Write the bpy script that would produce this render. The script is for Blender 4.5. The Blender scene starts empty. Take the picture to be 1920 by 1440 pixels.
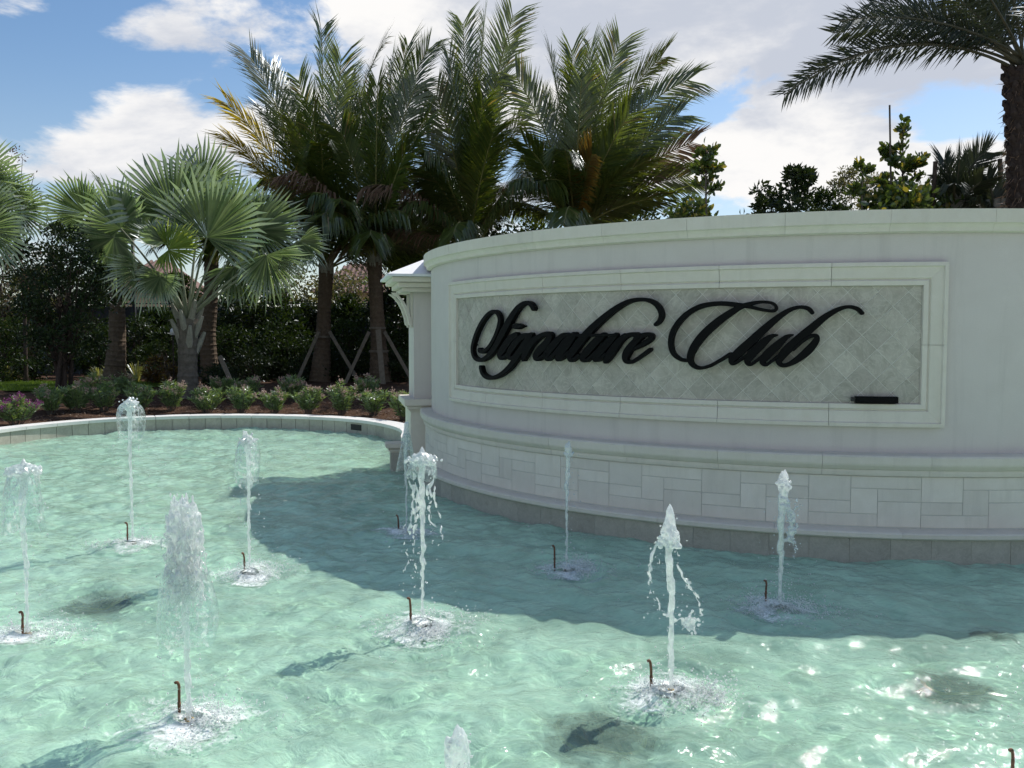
import bpy, bmesh, math, random
import numpy as np
from mathutils import Vector, Matrix
from math import radians, sin, cos, pi

random.seed(7)
RNG = np.random.default_rng(7)
SC = bpy.context.scene
COL = SC.collection

# ------------------------------------------------------------------ camera
F = 1663.0; EYE = 1.85; PITCH = math.atan(95 / F)
cam_d = bpy.data.cameras.new('camera'); cam = bpy.data.objects.new('camera', cam_d); COL.objects.link(cam)
cam_d.sensor_width = 36.0; cam_d.lens = F / 1920 * 36.0
cam_d.clip_start = 0.05; cam_d.clip_end = 3000
cam.location = (0, 0, EYE); cam.rotation_euler = (pi / 2 - PITCH, 0, 0)
SC.camera = cam

# ------------------------------------------------------------------ light
SUN_AZ, SUN_EL = radians(43), radians(48.5)
SDIR = Vector((sin(SUN_AZ) * cos(SUN_EL), cos(SUN_AZ) * cos(SUN_EL), sin(SUN_EL)))
sl = bpy.data.lights.new('sun', 'SUN'); sun = bpy.data.objects.new('sun', sl); COL.objects.link(sun)
sl.energy = 4.8; sl.angle = radians(0.5); sl.color = (1.0, 0.955, 0.89)
sl.cycles.is_caustics_light = True      # real caustics through the rippled water
sun.rotation_euler = SDIR.to_track_quat('Z', 'Y').to_euler(); sun.location = (30, 30, 40)

SC.view_settings.view_transform = 'Standard'; SC.view_settings.look = 'None'
SC.view_settings.exposure = 0.0; SC.view_settings.gamma = 1.0
SC.view_settings.use_curve_mapping = False
SC.render.engine = 'CYCLES'
SC.cycles.use_denoising = True
SC.cycles.max_bounces = 7; SC.cycles.transparent_max_bounces = 16
SC.cycles.use_adaptive_sampling = True; SC.cycles.adaptive_threshold = 0.02
SC.cycles.diffuse_bounces = 2; SC.cycles.glossy_bounces = 2; SC.cycles.transmission_bounces = 4
SC.cycles.sample_clamp_indirect = 6.0; SC.cycles.sample_clamp_direct = 0.0
SC.cycles.caustics_reflective = False; SC.cycles.caustics_refractive = True


class NT:
    """small helper that builds shader node trees"""
    def __init__(s, tree):
        s.t = tree; s.n = tree.nodes; s.l = tree.links
    def node(s, typ, ins=None, **kw):
        nd = s.n.new(typ)
        for k, v in kw.items(): setattr(nd, k, v)
        for k, v in (ins or {}).items(): s.put(nd.inputs[k], v)
        return nd
    def put(s, sock, v):
        if isinstance(v, bpy.types.NodeSocket): s.l.new(v, sock)
        elif isinstance(v, bpy.types.Node): s.l.new(v.outputs[0], sock)
        else: sock.default_value = v
    def math(s, op, a, b=0.0, c=0.0, clamp=False):
        nd = s.n.new('ShaderNodeMath'); nd.operation = op; nd.use_clamp = clamp
        for i, v in enumerate((a, b, c)): s.put(nd.inputs[i], v)
        return nd.outputs[0]
    def mix(s, f, a, b, typ='RGBA', blend='MIX'):
        nd = s.n.new('ShaderNodeMix'); nd.data_type = typ
        if typ == 'RGBA':
            nd.blend_type = blend; s.put(nd.inputs[0], f); s.put(nd.inputs[6], a); s.put(nd.inputs[7], b); return nd.outputs[2]
        s.put(nd.inputs[0], f); s.put(nd.inputs[2], a); s.put(nd.inputs[3], b); return nd.outputs[0]
    def noise(s, vec, scale, detail=4, rough=0.5, dist=0.0):
        nd = s.n.new('ShaderNodeTexNoise')
        if vec is not None: s.l.new(vec, nd.inputs['Vector'])
        nd.inputs['Scale'].default_value = scale; nd.inputs['Detail'].default_value = detail
        nd.inputs['Roughness'].default_value = rough; nd.inputs['Distortion'].default_value = dist
        return nd
    def rng(s, v, a, b, c=0.0, d=1.0, smooth=False):
        nd = s.n.new('ShaderNodeMapRange')
        if smooth: nd.interpolation_type = 'SMOOTHSTEP'
        s.put(nd.inputs[0], v)
        for i, x in enumerate((a, b, c, d)): s.put(nd.inputs[i + 1], x)
        return nd.outputs[0]


def c4(c): return (c[0], c[1], c[2], 1.0)


# ------------------------------------------------------------------ sky
def build_world():
    w = bpy.data.worlds.new('World'); SC.world = w; w.use_nodes = True
    T = NT(w.node_tree); T.n.clear()
    out = T.node('ShaderNodeOutputWorld')
    sky = T.node('ShaderNodeTexSky', sky_type='NISHITA', sun_disc=False, sun_elevation=SUN_EL, sun_rotation=SUN_AZ,
                 air_density=1.0, dust_density=0.6, ozone_density=1.6, altitude=0)
    tc = T.node('ShaderNodeTexCoord'); g = tc.outputs['Generated']
    sep = T.node('ShaderNodeSeparateXYZ', {0: g})
    ay = T.math('ADD', T.math('ABSOLUTE', sep.outputs[1]), 0.03)
    u = T.math('DIVIDE', sep.outputs[0], ay); v = T.math('DIVIDE', sep.outputs[2], ay)
    mp = T.node('ShaderNodeMapping', {0: g}); mp.inputs['Scale'].default_value = (1, 1, 2.3); mp.inputs['Location'].default_value = (3.1, 0.7, 0.2)
    n1 = T.noise(mp.outputs[0], 5.2, 12, 0.60, 0.25).outputs[0]
    mp2 = T.node('ShaderNodeMapping', {0: g}); mp2.inputs['Scale'].default_value = (1, 1, 2.3)
    mp2.inputs['Location'].default_value = (3.1 - 0.05, 0.7, 0.2 - 0.12)
    n2 = T.noise(mp2.outputs[0], 5.2, 8, 0.58, 0.25).outputs[0]
    cov = T.math('MULTIPLY_ADD', n1, 1.6, -.29); dark = None
    #        px   py   a    b    weight  grey
    blobs = [(560, 70, 330, 95, .20, 0), (370, 70, 120, 55, .14, 0), (1010, 40, 330, 170, .30, .05), (1480, 60, 430, 150, .34, .62),
             (1790, 150, 200, 75, .22, .42), (30, 45, 110, 55, .28, 0), (230, 300, 370, 80, .38, .30),
             (760, 150, 200, 120, .10, .0), (1430, 300, 270, 70, .34, .10), (1850, 330, 150, 60, .22, 0),
             (1330, 370, 500, 60, .16, 0),
             (130, 150, 260, 70, -.36, 0), (1770, 245, 130, 42, -.26, 0), (1300, 235, 90, 30, -.26, 0),
             (210, 40, 80, 60, -.2, 0), (420, 190, 90, 60, -.16, 0)]
    for (px, py, a, b, wt, gr) in blobs:
        u0 = (px - 960) / F; v0 = (625 - py) / F
        du = T.math('DIVIDE', T.math('SUBTRACT', u, u0), a / F); dv = T.math('DIVIDE', T.math('SUBTRACT', v, v0), b / F)
        e = T.math('EXPONENT', T.math('MULTIPLY', T.math('ADD', T.math('MULTIPLY', du, du), T.math('MULTIPLY', dv, dv)), -1.0))
        cov = T.math('MULTIPLY_ADD', e, wt, cov)
        if gr:
            k = T.math('MULTIPLY', e, gr); dark = k if dark is None else T.math('ADD', dark, k)
    mask = T.rng(cov, 0.55, 0.76, 0, 1, True)
    thick = T.rng(T.math('MULTIPLY_ADD', n2, 1.0, T.math('MULTIPLY', dark, 0.42)), 0.46, 0.76, 0, 1, True)
    ccol = T.mix(thick, (9.9, 9.75, 9.6, 1), (5.8, 6.2, 7.1, 1))
    haze = T.rng(sep.outputs[2], 0.0, 0.30, 0.30, 0.0, True)
    hs = T.node('ShaderNodeHueSaturation', {'Color': sky.outputs[0], 'Saturation': 1.15, 'Value': 1.25})
    skyc = T.mix(haze, hs.outputs[0], (7.0, 7.4, 7.9, 1))
    colr = T.mix(mask, skyc, ccol)
    bg = T.node('ShaderNodeBackground', {0: colr, 1: 0.1})
    T.l.new(bg.outputs[0], out.inputs[0])


build_world()

# ------------------------------------------------------------------ object helpers
def tag(o, label=None, cat=None, group=None, kind=None):
    if label: o['label'] = label
    if cat: o['category'] = cat
    if group: o['group'] = group
    if kind: o['kind'] = kind
    return o


def empty(name, loc=(0, 0, 0), label=None, cat=None, group=None, rz=0):
    o = bpy.data.objects.new(name, None); COL.objects.link(o); o.location = loc; o.rotation_euler = (0, 0, rz)
    o.empty_display_size = 0.1
    return tag(o, label, cat, group)


def mesh_data(name, V, Fs, mats, smooth=False, mi=None):
    """V (n,3) array; Fs: list of (m,k) int arrays or lists of polygons"""
    me = bpy.data.meshes.new(name)
    V = np.asarray(V, dtype=np.float32)
    if not isinstance(Fs, (list, tuple)) or (len(Fs) and not isinstance(Fs[0], np.ndarray)):
        if isinstance(Fs, np.ndarray): Fs = [Fs]
        else:
            d = {}
            for f in Fs: d.setdefault(len(f), []).append(f)
            Fs = [np.array(x) for x in d.values()]
    Fs = [f for f in Fs if len(f)]
    me.vertices.add(len(V)); me.vertices.foreach_set('co', V.ravel())
    nl = sum(f.size for f in Fs); npoly = sum(len(f) for f in Fs)
    me.loops.add(nl); me.polygons.add(npoly)
    me.loops.foreach_set('vertex_index', np.concatenate([f.ravel() for f in Fs]).astype(np.int32))
    st = []; acc = 0
    for f in Fs:
        st.append(acc + np.arange(len(f)) * f.shape[1]); acc += f.size
    me.polygons.foreach_set('loop_start', np.concatenate(st).astype(np.int32))
    if mi is not None: me.polygons.foreach_set('material_index', np.asarray(mi, dtype=np.int32))
    me.polygons.foreach_set('use_smooth', np.full(npoly, smooth, dtype=bool))
    me.update(calc_edges=True); me.validate()
    for m in (mats if isinstance(mats, (list, tuple)) else [mats]): me.materials.append(m)
    return me


def obj(name, V, Fs, mats, parent=None, smooth=False, mi=None):
    o = bpy.data.objects.new(name, mesh_data(name, V, Fs, mats, smooth, mi)); COL.objects.link(o)
    if parent is not None: o.parent = parent
    return o


class MB:
    """collects raw geometry (numpy) for one mesh"""
    def __init__(s): s.V = []; s.F = {}; s.n = 0
    def add(s, V, Fa, m=0):
        V = np.asarray(V, float)
        for fa in (Fa if isinstance(Fa, list) else [Fa]):
            fa = np.asarray(fa)
            if len(fa): s.F.setdefault((fa.shape[1], m), []).append(fa + s.n)
        s.V.append(V); s.n += len(V)
    def build(s, name, mats, parent=None, smooth=False):
        Fs = []; mi = []
        for (k, m), L in s.F.items():
            a = np.concatenate(L); Fs.append(a); mi.append(np.full(len(a), m))
        return obj(name, np.concatenate(s.V), Fs, mats, parent, smooth, np.concatenate(mi))
    def box(s, a, b, m=0, M=None):
        x0, y0, z0 = a; x1, y1, z1 = b
        V = np.array([(x0, y0, z0), (x1, y0, z0), (x1, y1, z0), (x0, y1, z0), (x0, y0, z1), (x1, y0, z1), (x1, y1, z1), (x0, y1, z1)], float)
        if M is not None: V = (np.c_[V, np.ones(8)] @ np.array(M).T)[:, :3]
        s.add(V, np.array([(0, 3, 2, 1), (4, 5, 6, 7), (0, 1, 5, 4), (1, 2, 6, 5), (2, 3, 7, 6), (3, 0, 4, 7)]), m)
    def tube(s, P, R, n=8, m=0, caps=True):
        P = np.asarray(P, float); k = len(P); R = np.broadcast_to(np.asarray(R, float), (k,))
        T = np.gradient(P, axis=0); T /= np.linalg.norm(T, axis=1)[:, None] + 1e-9
        ref = np.array([0, 0, 1.0]) if abs(T[:, 2]).mean() < .8 else np.array([1.0, 0, 0])
        A = np.cross(T, ref); A /= np.linalg.norm(A, axis=1)[:, None] + 1e-9; B = np.cross(T, A)
        th = np.arange(n) * 2 * pi / n
        V = P[:, None, :] + R[:, None, None] * (np.cos(th)[None, :, None] * A[:, None, :] + np.sin(th)[None, :, None] * B[:, None, :])
        i = np.arange(k - 1)[:, None] * n; j = np.arange(n)[None, :]; j2 = (j + 1) % n
        Q = np.stack([i + j, i + j2, i + n + j2, i + n + j], -1).reshape(-1, 4)
        V = V.reshape(-1, 3); Fa = [Q]
        if caps:
            V = np.vstack([V, P[0], P[-1]]); c0 = k * n; jj = np.arange(n); j3 = (jj + 1) % n
            Fa.append(np.vstack([np.c_[jj, np.full(n, c0), j3], np.c_[(k - 1) * n + jj, (k - 1) * n + j3, np.full(n, c0 + 1)]]))
        s.add(V, Fa, m)


def ray(x, y):
    u = (x - 960) / F; v = (720 - y) / F; c, s = cos(PITCH), sin(PITCH)
    return np.array([u, c + v * s, -s + v * c])


def at(x, y, Y):
    r = ray(x, y); p = r * (Y / r[1]); p[2] += EYE
    return p


def onz(x, y, z=0.0):
    r = ray(x, y); p = r * ((z - EYE) / r[2]); p[2] += EYE
    return p


def catmull(P, n=12, closed=False):
    P = np.asarray(P, float); N = len(P); out = []
    rngi = range(N if closed else N - 1)
    for i in rngi:
        if closed: p0, p1, p2, p3 = P[i - 1], P[i], P[(i + 1) % N], P[(i + 2) % N]
        else: p0, p1, p2, p3 = P[max(i - 1, 0)], P[i], P[i + 1], P[min(i + 2, N - 1)]
        t = np.linspace(0, 1, n, endpoint=False)[:, None]
        out.append(.5 * ((2 * p1) + (-p0 + p2) * t + (2 * p0 - 5 * p1 + 4 * p2 - p3) * t ** 2 + (-p0 + 3 * p1 - 3 * p2 + p3) * t ** 3))
    if not closed: out.append(P[-1:])
    return np.concatenate(out)


# ------------------------------------------------------------------ materials
def mat(name):
    m = bpy.data.materials.new(name); m.use_nodes = True; T = NT(m.node_tree); T.n.clear()
    out = T.node('ShaderNodeOutputMaterial')
    return m, T, out


def obj_vec(T, perobj=True):
    tc = T.node('ShaderNodeTexCoord')
    if not perobj: return tc.outputs['Object']
    oi = T.node('ShaderNodeObjectInfo')
    ad = T.node('ShaderNodeVectorMath', operation='ADD'); T.l.new(tc.outputs['Object'], ad.inputs[0])
    sc = T.math('MULTIPLY', oi.outputs['Random'], 37.0); cb = T.node('ShaderNodeCombineXYZ', {0: sc, 1: sc, 2: sc})
    T.l.new(cb.outputs[0], ad.inputs[1])
    return ad.outputs[0]


def stone_mat(name, a, b, scale=6, rough=.75, bump=.15, vein=None, objvar=.06, fine=60, stain=None, spec=.3, streak=0):
    m, T, out = mat(name); v = obj_vec(T)
    n = T.noise(v, scale, 8, .6, .6).outputs[0]
    col = T.mix(T.rng(n, .3, .7), c4(a), c4(b))
    if vein:
        nv = T.noise(v, scale * .8, 6, .6, 2.5).outputs[0]
        vv = T.rng(T.math('ABSOLUTE', T.math('SUBTRACT', nv, .5)), 0, .05, 1, 0)
        col = T.mix(T.math('MULTIPLY', vv, .55), col, c4(vein))
    f = T.noise(v, fine, 4, .6).outputs[0]
    col = T.mix(T.rng(f, .3, .75, 0, .22), col, c4(tuple(x * .72 for x in a)))
    if stain:
        s = T.noise(v, 1.7, 6, .62, .4).outputs[0]
        col = T.mix(T.rng(s, .55, .78, 0, .5), col, c4(stain))
    if streak:
        mp = T.node('ShaderNodeMapping', {0: v}); mp.inputs['Scale'].default_value = (7, 7, .5)
        k = T.noise(mp.outputs[0], 1.0, 6, .65, .3).outputs[0]; col = T.mix(T.rng(k, .52, .75, 0, streak), col, c4(tuple(x * .62 for x in a)))
    oi = T.node('ShaderNodeObjectInfo')
    hv = T.node('ShaderNodeHueSaturation', {'Color': col, 'Value': T.rng(oi.outputs['Random'], 0, 1, 1 - objvar, 1 + objvar)})
    bp = T.node('ShaderNodeBump', {'Height': T.math('ADD', n, T.math('MULTIPLY', f, .6)), 'Strength': bump, 'Distance': .02})
    p = T.node('ShaderNodeBsdfPrincipled', {'Base Color': hv.outputs[0], 'Roughness': rough, 'Normal': bp.outputs[0], 'Specular IOR Level': spec})
    T.l.new(p.outputs[0], out.inputs[0]); return m


def leaf_mat(name, a, b, trans=.35, rough=.38, gloss=.10, scale=1.2, tcol=None, dry=None, dryamt=0.0):
    m, T, out = mat(name); v = obj_vec(T)
    n = T.noise(v, scale, 5, .6).outputs[0]
    gi = T.node('ShaderNodeNewGeometry')
    rnd = gi.outputs['Random Per Island']
    col = T.mix(T.rng(T.math('ADD', T.math('MULTIPLY', n, .5), T.math('MULTIPLY', rnd, .5)), .25, .75), c4(a), c4(b))
    if dry:
        r2 = T.math('FRACT', T.math('MULTIPLY', rnd, 13.7))
        col = T.mix(T.rng(r2, 1 - dryamt - .01, 1 - dryamt + .01), col, c4(dry))
    df = T.node('ShaderNodeBsdfDiffuse', {0: col, 1: .6})
    tcl = T.mix(1.0, col, c4(tcol or (1.9, 1.7, .7)), blend='MULTIPLY')
    tr = T.node('ShaderNodeBsdfTranslucent', {0: tcl})
    m1 = T.node('ShaderNodeMixShader', {0: trans, 1: df.outputs[0], 2: tr.outputs[0]})
    gl = T.node('ShaderNodeBsdfGlossy', {0: (.9, .95, 1, 1), 1: rough})
    lw = T.node('ShaderNodeLayerWeight', {0: .25})
    m2 = T.node('ShaderNodeMixShader', {0: T.math('MULTIPLY_ADD', lw.outputs[0], .05, gloss * .55), 1: m1.outputs[0], 2: gl.outputs[0]})
    T.l.new(m2.outputs[0], out.inputs[0]); return m


M = {}
M['stucco'] = stone_mat('stucco', (.66, .605, .56), (.70, .645, .60), 3, .85, .12, fine=140, stain=(.64, .59, .55), objvar=.0, streak=.30)
M['trim'] = stone_mat('cast_stone_trim', (.72, .665, .565), (.775, .72, .63), 9, .8, .10, fine=180, stain=(.66, .61, .49), objvar=.03, streak=.25)
M['block'] = stone_mat('cast_stone_block', (.76, .70, .61), (.82, .76, .68), 7, .82, .10, fine=160, stain=(.70, .60, .54), objvar=.06, streak=.30)
M['joint'] = stone_mat('joint_mortar', (.62, .61, .55), (.68, .67, .62), 20, .9, .1)
M['grout'] = stone_mat('panel_grout', (.66, .635, .575), (.74, .71, .65), 30, .9, .1)
M['travertine'] = stone_mat('travertine_tile', (.38, .35, .29), (.56, .52, .445), 7, .6, .12, vein=(.66, .62, .54), objvar=.10, fine=90, stain=(.42, .34, .30))
M['pooltile'] = stone_mat('pool_stone_tile', (.37, .345, .29), (.49, .46, .395), 10, .5, .12, vein=(.54, .51, .44), objvar=.08, fine=80)
M['coping'] = stone_mat('coping_stone', (.66, .66, .63), (.76, .75, .72), 7, .8, .15, fine=120, objvar=.04)
M['rooftop'] = stone_mat('white_roof', (.78, .78, .79), (.84, .84, .85), 5, .7, .05, fine=90)
M['bark'] = stone_mat('palm_bark', (.095, .07, .05), (.17, .13, .095), 14, .95, .6, fine=60, spec=.1)
M['bark_grey'] = stone_mat('grey_bark', (.10, .088, .072), (.18, .16, .135), 10, .95, .5, fine=50, spec=.1)
M['bark_red'] = stone_mat('fibrous_brown_bark', (.16, .085, .055), (.30, .17, .10), 12, .95, .7, fine=50, spec=.1)
M['bark_dark'] = stone_mat('dark_bark', (.045, .035, .03), (.09, .07, .06), 14, .95, .7, fine=50, spec=.1)
M['boot'] = stone_mat('leaf_base', (.21, .205, .17), (.33, .32, .27), 9, .8, .3, fine=40)
M['timber'] = stone_mat('weathered_timber', (.14, .12, .095), (.22, .19, .15), 12, .9, .3, fine=50)
M['mulch'] = stone_mat('mulch', (.06, .036, .025), (.13, .08, .055), 18, 1.0, .9, fine=90, spec=.05)
M['ground'] = stone_mat('soil_ground', (.09, .075, .055), (.14, .115, .085), 2.0, 1.0, .5, fine=40, spec=.05)
M['lawn'] = stone_mat('lawn_soil', (.05, .09, .02), (.09, .14, .035), 3, 1.0, .5, fine=60, spec=.05)
M['paving'] = stone_mat('deck_paving', (.42, .40, .37), (.52, .50, .46), 4, .85, .2, fine=80)
M['green_leaf'] = leaf_mat('coconut_leaf', (.050, .085, .014), (.11, .145, .025), .38, .34, .12, dry=(.20, .16, .07), dryamt=.03)
M['yellow_leaf'] = leaf_mat('yellowing_leaf', (.24, .21, .03), (.36, .30, .05), .45, .45, .05)
M['orange_leaf'] = leaf_mat('orange_dead_leaf', (.13, .080, .022), (.23, .155, .045), .4, .5, .04)
M['dry_leaf'] = leaf_mat('dry_brown_leaf', (.17, .10, .06), (.27, .19, .13), .25, .6, .04, tcol=(1.2, 1.1, .9))
M['date_leaf'] = leaf_mat('date_leaf', (.030, .042, .022), (.06, .075, .04), .2, .4, .06, tcol=(1.5, 1.4, .8))
M['rachis'] = stone_mat('frond_rachis', (.15, .16, .05), (.25, .23, .09), 6, .6, .1)
M['rachis_dark'] = stone_mat('dark_rachis', (.08, .08, .05), (.14, .13, .08), 6, .6, .1)
M['fan_leaf'] = leaf_mat('silver_fan_leaf', (.13, .18, .095), (.38, .42, .26), .36, .36, .18, scale=3, tcol=(1.3, 1.6, .8))
M['fan_young'] = leaf_mat('young_fan_leaf', (.20, .29, .06), (.30, .38, .11), .45, .42, .06, scale=3)
M['petiole'] = stone_mat('fan_petiole', (.19, .21, .14), (.28, .30, .21), 6, .7, .1)
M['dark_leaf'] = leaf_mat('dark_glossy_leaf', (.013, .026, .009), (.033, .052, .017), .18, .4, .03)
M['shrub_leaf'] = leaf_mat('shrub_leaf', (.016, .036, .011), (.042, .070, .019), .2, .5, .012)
M['bright_leaf'] = leaf_mat('bright_leaf', (.07, .13, .02), (.14, .21, .04), .4, .4, .05)
M['olive_leaf'] = leaf_mat('olive_leaf', (.075, .085, .04), (.13, .135, .07), .3, .45, .04)
M['clusia_leaf'] = leaf_mat('thick_oval_leaf', (.045, .08, .022), (.10, .15, .035), .25, .3, .08, dry=(.30, .27, .05), dryamt=.10)
M['oleander_leaf'] = leaf_mat('oleander_leaf', (.10, .18, .06), (.22, .32, .13), .35, .36, .14)
M['flax_leaf'] = leaf_mat('striped_flax_leaf', (.14, .17, .07), (.26, .28, .13), .35, .45, .05)
M['croton_leaf'] = leaf_mat('croton_leaf', (.035, .03, .012), (.11, .06, .018), .3, .4, .06, dry=(.18, .14, .02), dryamt=.15)
M['grass'] = leaf_mat('grass_blade', (.06, .12, .015), (.12, .19, .03), .4, .5, .03)
M['pink_petal'] = leaf_mat('pale_pink_petal', (.44, .30, .25), (.58, .44, .37), .3, .6, .02, tcol=(1, 1, 1))
M['purple_petal'] = leaf_mat('purple_petal', (.23, .06, .17), (.36, .11, .28), .3, .6, .02, tcol=(1, 1, 1))


def plain(name, col, rough=.5, metal=0.0, bump=.05, var=.12, scale=30, spec=.5):
    m, T, out = mat(name); v = obj_vec(T); n = T.noise(v, scale, 5, .6).outputs[0]
    c = T.mix(T.rng(n, .3, .7), c4(tuple(x * (1 - var) for x in col)), c4(tuple(min(1, x * (1 + var)) for x in col)))
    bp = T.node('ShaderNodeBump', {'Height': n, 'Strength': bump, 'Distance': .01})
    p = T.node('ShaderNodeBsdfPrincipled', {'Base Color': c, 'Roughness': T.rng(n, .2, .8, rough * .8, min(1, rough * 1.2)), 'Metallic': metal, 'Normal': bp.outputs[0], 'Specular IOR Level': spec})
    T.l.new(p.outputs[0], out.inputs[0]); return m


M['black'] = plain('black_painted_metal', (.004, .004, .004), .55, 0, .05, spec=.10)
M['copper'] = plain('weathered_copper', (.17, .085, .05), .6, .5, .3, .45, 60)
M['brass'] = plain('brass', (.36, .25, .09), .45, .6, .2, .3, 60)
M['dark_metal'] = plain('dark_metal', (.02, .02, .02), .5, .3)
M['screen'] = plain('dark_windscreen_mesh', (.030, .033, .036), .9, 0, .1, .25, 3)
M['house_wall'] = plain('tan_house_wall', (.50, .37, .24), .9, 0, .1, .08, 2)
M['roof_tile'] = plain('terracotta_roof', (.17, .10, .08), .85, 0, .3, .3, 8)
M['glass_dark'] = plain('window_glass', (.04, .05, .06), .1, 0, 0)
M['white_paint'] = plain('white_paint', (.78, .78, .80), .5)


def floor_mat():
    m, T, out = mat('pool_plaster'); tc = T.node('ShaderNodeTexCoord'); v = tc.outputs['Object']
    n = T.noise(v, .7, 6, .6, .5).outputs[0]; f = T.noise(v, 9, 6, .65).outputs[0]
    c = T.mix(T.rng(n, .3, .7), (.82, .93, .86, 1), (.88, .96, .90, 1))
    c = T.mix(T.rng(f, .45, .75, 0, .3), c, (.74, .86, .78, 1))
    p = T.node('ShaderNodeBsdfPrincipled', {'Base Color': c, 'Roughness': .8, 'Specular IOR Level': .2})
    T.l.new(p.outputs[0], out.inputs[0]); return m


LAMPS = [(190, 1135, .24, 'left jets'), (1130, 1385, .27, 'pointed looping jet in the foreground'), (1785, 1292, .21, 'right edge'), (1860, 1192, .10, 'shadow edge at the right')]
LAMP_XY = [(*onz(q[0], q[1], 0.0)[:2], q[2]) for q in LAMPS]


def water_mat():
    m, T, out = mat('pool_water'); tc = T.node('ShaderNodeTexCoord'); v = tc.outputs['Object']
    n1 = T.noise(v, 14, 4, .55, .4).outputs[0]; n2 = T.noise(v, 40, 3, .5, .3).outputs[0]
    bp = T.node('ShaderNodeBump', {'Height': T.math('MULTIPLY_ADD', n2, .4, n1), 'Strength': .6, 'Distance': .02})
    bd = T.node('ShaderNodeBump', {'Height': T.noise(v, 5.5, 6, .6, 1.2).outputs[0], 'Strength': .55, 'Distance': .06})
    n3 = T.noise(v, 95, 2, .5, .2).outputs[0]
    bg = T.node('ShaderNodeBump', {'Height': T.math('MULTIPLY_ADD', n3, .06, T.math('MULTIPLY_ADD', n2, .4, n1)), 'Strength': .6, 'Distance': .02})
    rf = T.node('ShaderNodeBsdfRefraction', {0: (.77, .99, .825, 1), 1: 0.0, 2: 1.33})
    # air bubbles whipped in by the jets make the water a little milky
    df = T.node('ShaderNodeBsdfDiffuse', {0: (.65, .97, .75, 1), 1: .5}); T.l.new(bd.outputs[0], df.inputs['Normal'])
    fo = T.rng(T.noise(v, 1.6, 7, .68, 1.0).outputs[0], .36, .70, .40, .74)
    for (lx, ly, rd) in LAMP_XY:      # fewer bubbles over the suction fittings
        dn = T.node('ShaderNodeVectorMath', operation='DISTANCE'); T.l.new(v, dn.inputs[0]); dn.inputs[1].default_value = (lx, ly, 0)
        w_ = T.math('MULTIPLY_ADD', T.math('SUBTRACT', T.noise(v, 7, 5, .65, 1.0).outputs[0], .5), .5, dn.outputs['Value'])
        fo = T.math('MULTIPLY', fo, T.rng(w_, rd * .4, rd * 1.7, .38, 1.0, True))
    b2 = T.node('ShaderNodeMixShader', {0: fo, 1: rf.outputs[0], 2: df.outputs[0]})
    gl = T.node('ShaderNodeBsdfGlossy', {0: (1, 1, 1, 1), 1: .045}); T.l.new(bg.outputs[0], gl.inputs['Normal'])
    fr = T.node('ShaderNodeFresnel', {0: 1.33}); T.l.new(bp.outputs[0], fr.inputs['Normal'])
    mx = T.node('ShaderNodeMixShader', {0: fr.outputs[0], 1: b2.outputs[0], 2: gl.outputs[0]})
    T.l.new(mx.outputs[0], out.inputs[0]); return m


def jet_mat(name, glass=.45, white=.30):
    m, T, out = mat(name); tc = T.node('ShaderNodeTexCoord'); v = tc.outputs['Object']
    n = T.noise(v, 45, 4, .6, .4).outputs[0]
    bp = T.node('ShaderNodeBump', {'Height': n, 'Strength': .5, 'Distance': .01})
    g = T.node('ShaderNodeBsdfGlass', {0: (.97, 1, .99, 1), 1: .03, 2: 1.33}); T.l.new(bp.outputs[0], g.inputs['Normal'])
    tp = T.node('ShaderNodeBsdfTransparent', {0: (.96, 1, .99, 1)})
    gm = T.node('ShaderNodeMixShader', {0: .75, 1: g.outputs[0], 2: tp.outputs[0]})
    d = T.node('ShaderNodeBsdfDiffuse', {0: (.96, .97, .97, 1)}); t = T.node('ShaderNodeBsdfTranslucent', {0: (.97, .98, .98, 1)})
    w = T.node('ShaderNodeMixShader', {0: .62, 1: d.outputs[0], 2: t.outputs[0]})
    f = T.rng(T.noise(v, 16, 5, .65, .5).outputs[0], .36, .64, glass + .2, max(.0, glass - .22))
    mx = T.node('ShaderNodeMixShader', {0: f, 1: w.outputs[0], 2: gm.outputs[0]})
    gl = T.node('ShaderNodeBsdfGlossy', {0: (1, 1, 1, 1), 1: .08}); T.l.new(bp.outputs[0], gl.inputs['Normal'])
    m2 = T.node('ShaderNodeMixShader', {0: .14, 1: mx.outputs[0], 2: gl.outputs[0]})
    T.l.new(m2.outputs[0], out.inputs[0]); return m


def film_mat():
    m, T, out = mat('thin_water_film'); tc = T.node('ShaderNodeTexCoord'); v = tc.outputs['Object']
    n = T.noise(v, 30, 4, .6, .6).outputs[0]
    bp = T.node('ShaderNodeBump', {'Height': n, 'Strength': .6, 'Distance': .02})
    tp = T.node('ShaderNodeBsdfTransparent', {0: (.93, .98, .97, 1)})
    gl = T.node('ShaderNodeBsdfGlossy', {0: (1, 1, 1, 1), 1: .04}); T.l.new(bp.outputs[0], gl.inputs['Normal'])
    t = T.node('ShaderNodeBsdfTranslucent', {0: (.95, .97, .97, 1)})
    lw = T.node('ShaderNodeLayerWeight', {0: .45}); T.l.new(bp.outputs[0], lw.inputs['Normal'])
    a = T.node('ShaderNodeMixShader', {0: T.rng(n, .48, .68, .03, .55), 1: tp.outputs[0], 2: t.outputs[0]})
    b = T.node('ShaderNodeMixShader', {0: T.rng(lw.outputs[1], .2, 1.0, .05, .6), 1: a.outputs[0], 2: gl.outputs[0]})
    T.l.new(b.outputs[0], out.inputs[0]); return m


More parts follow.
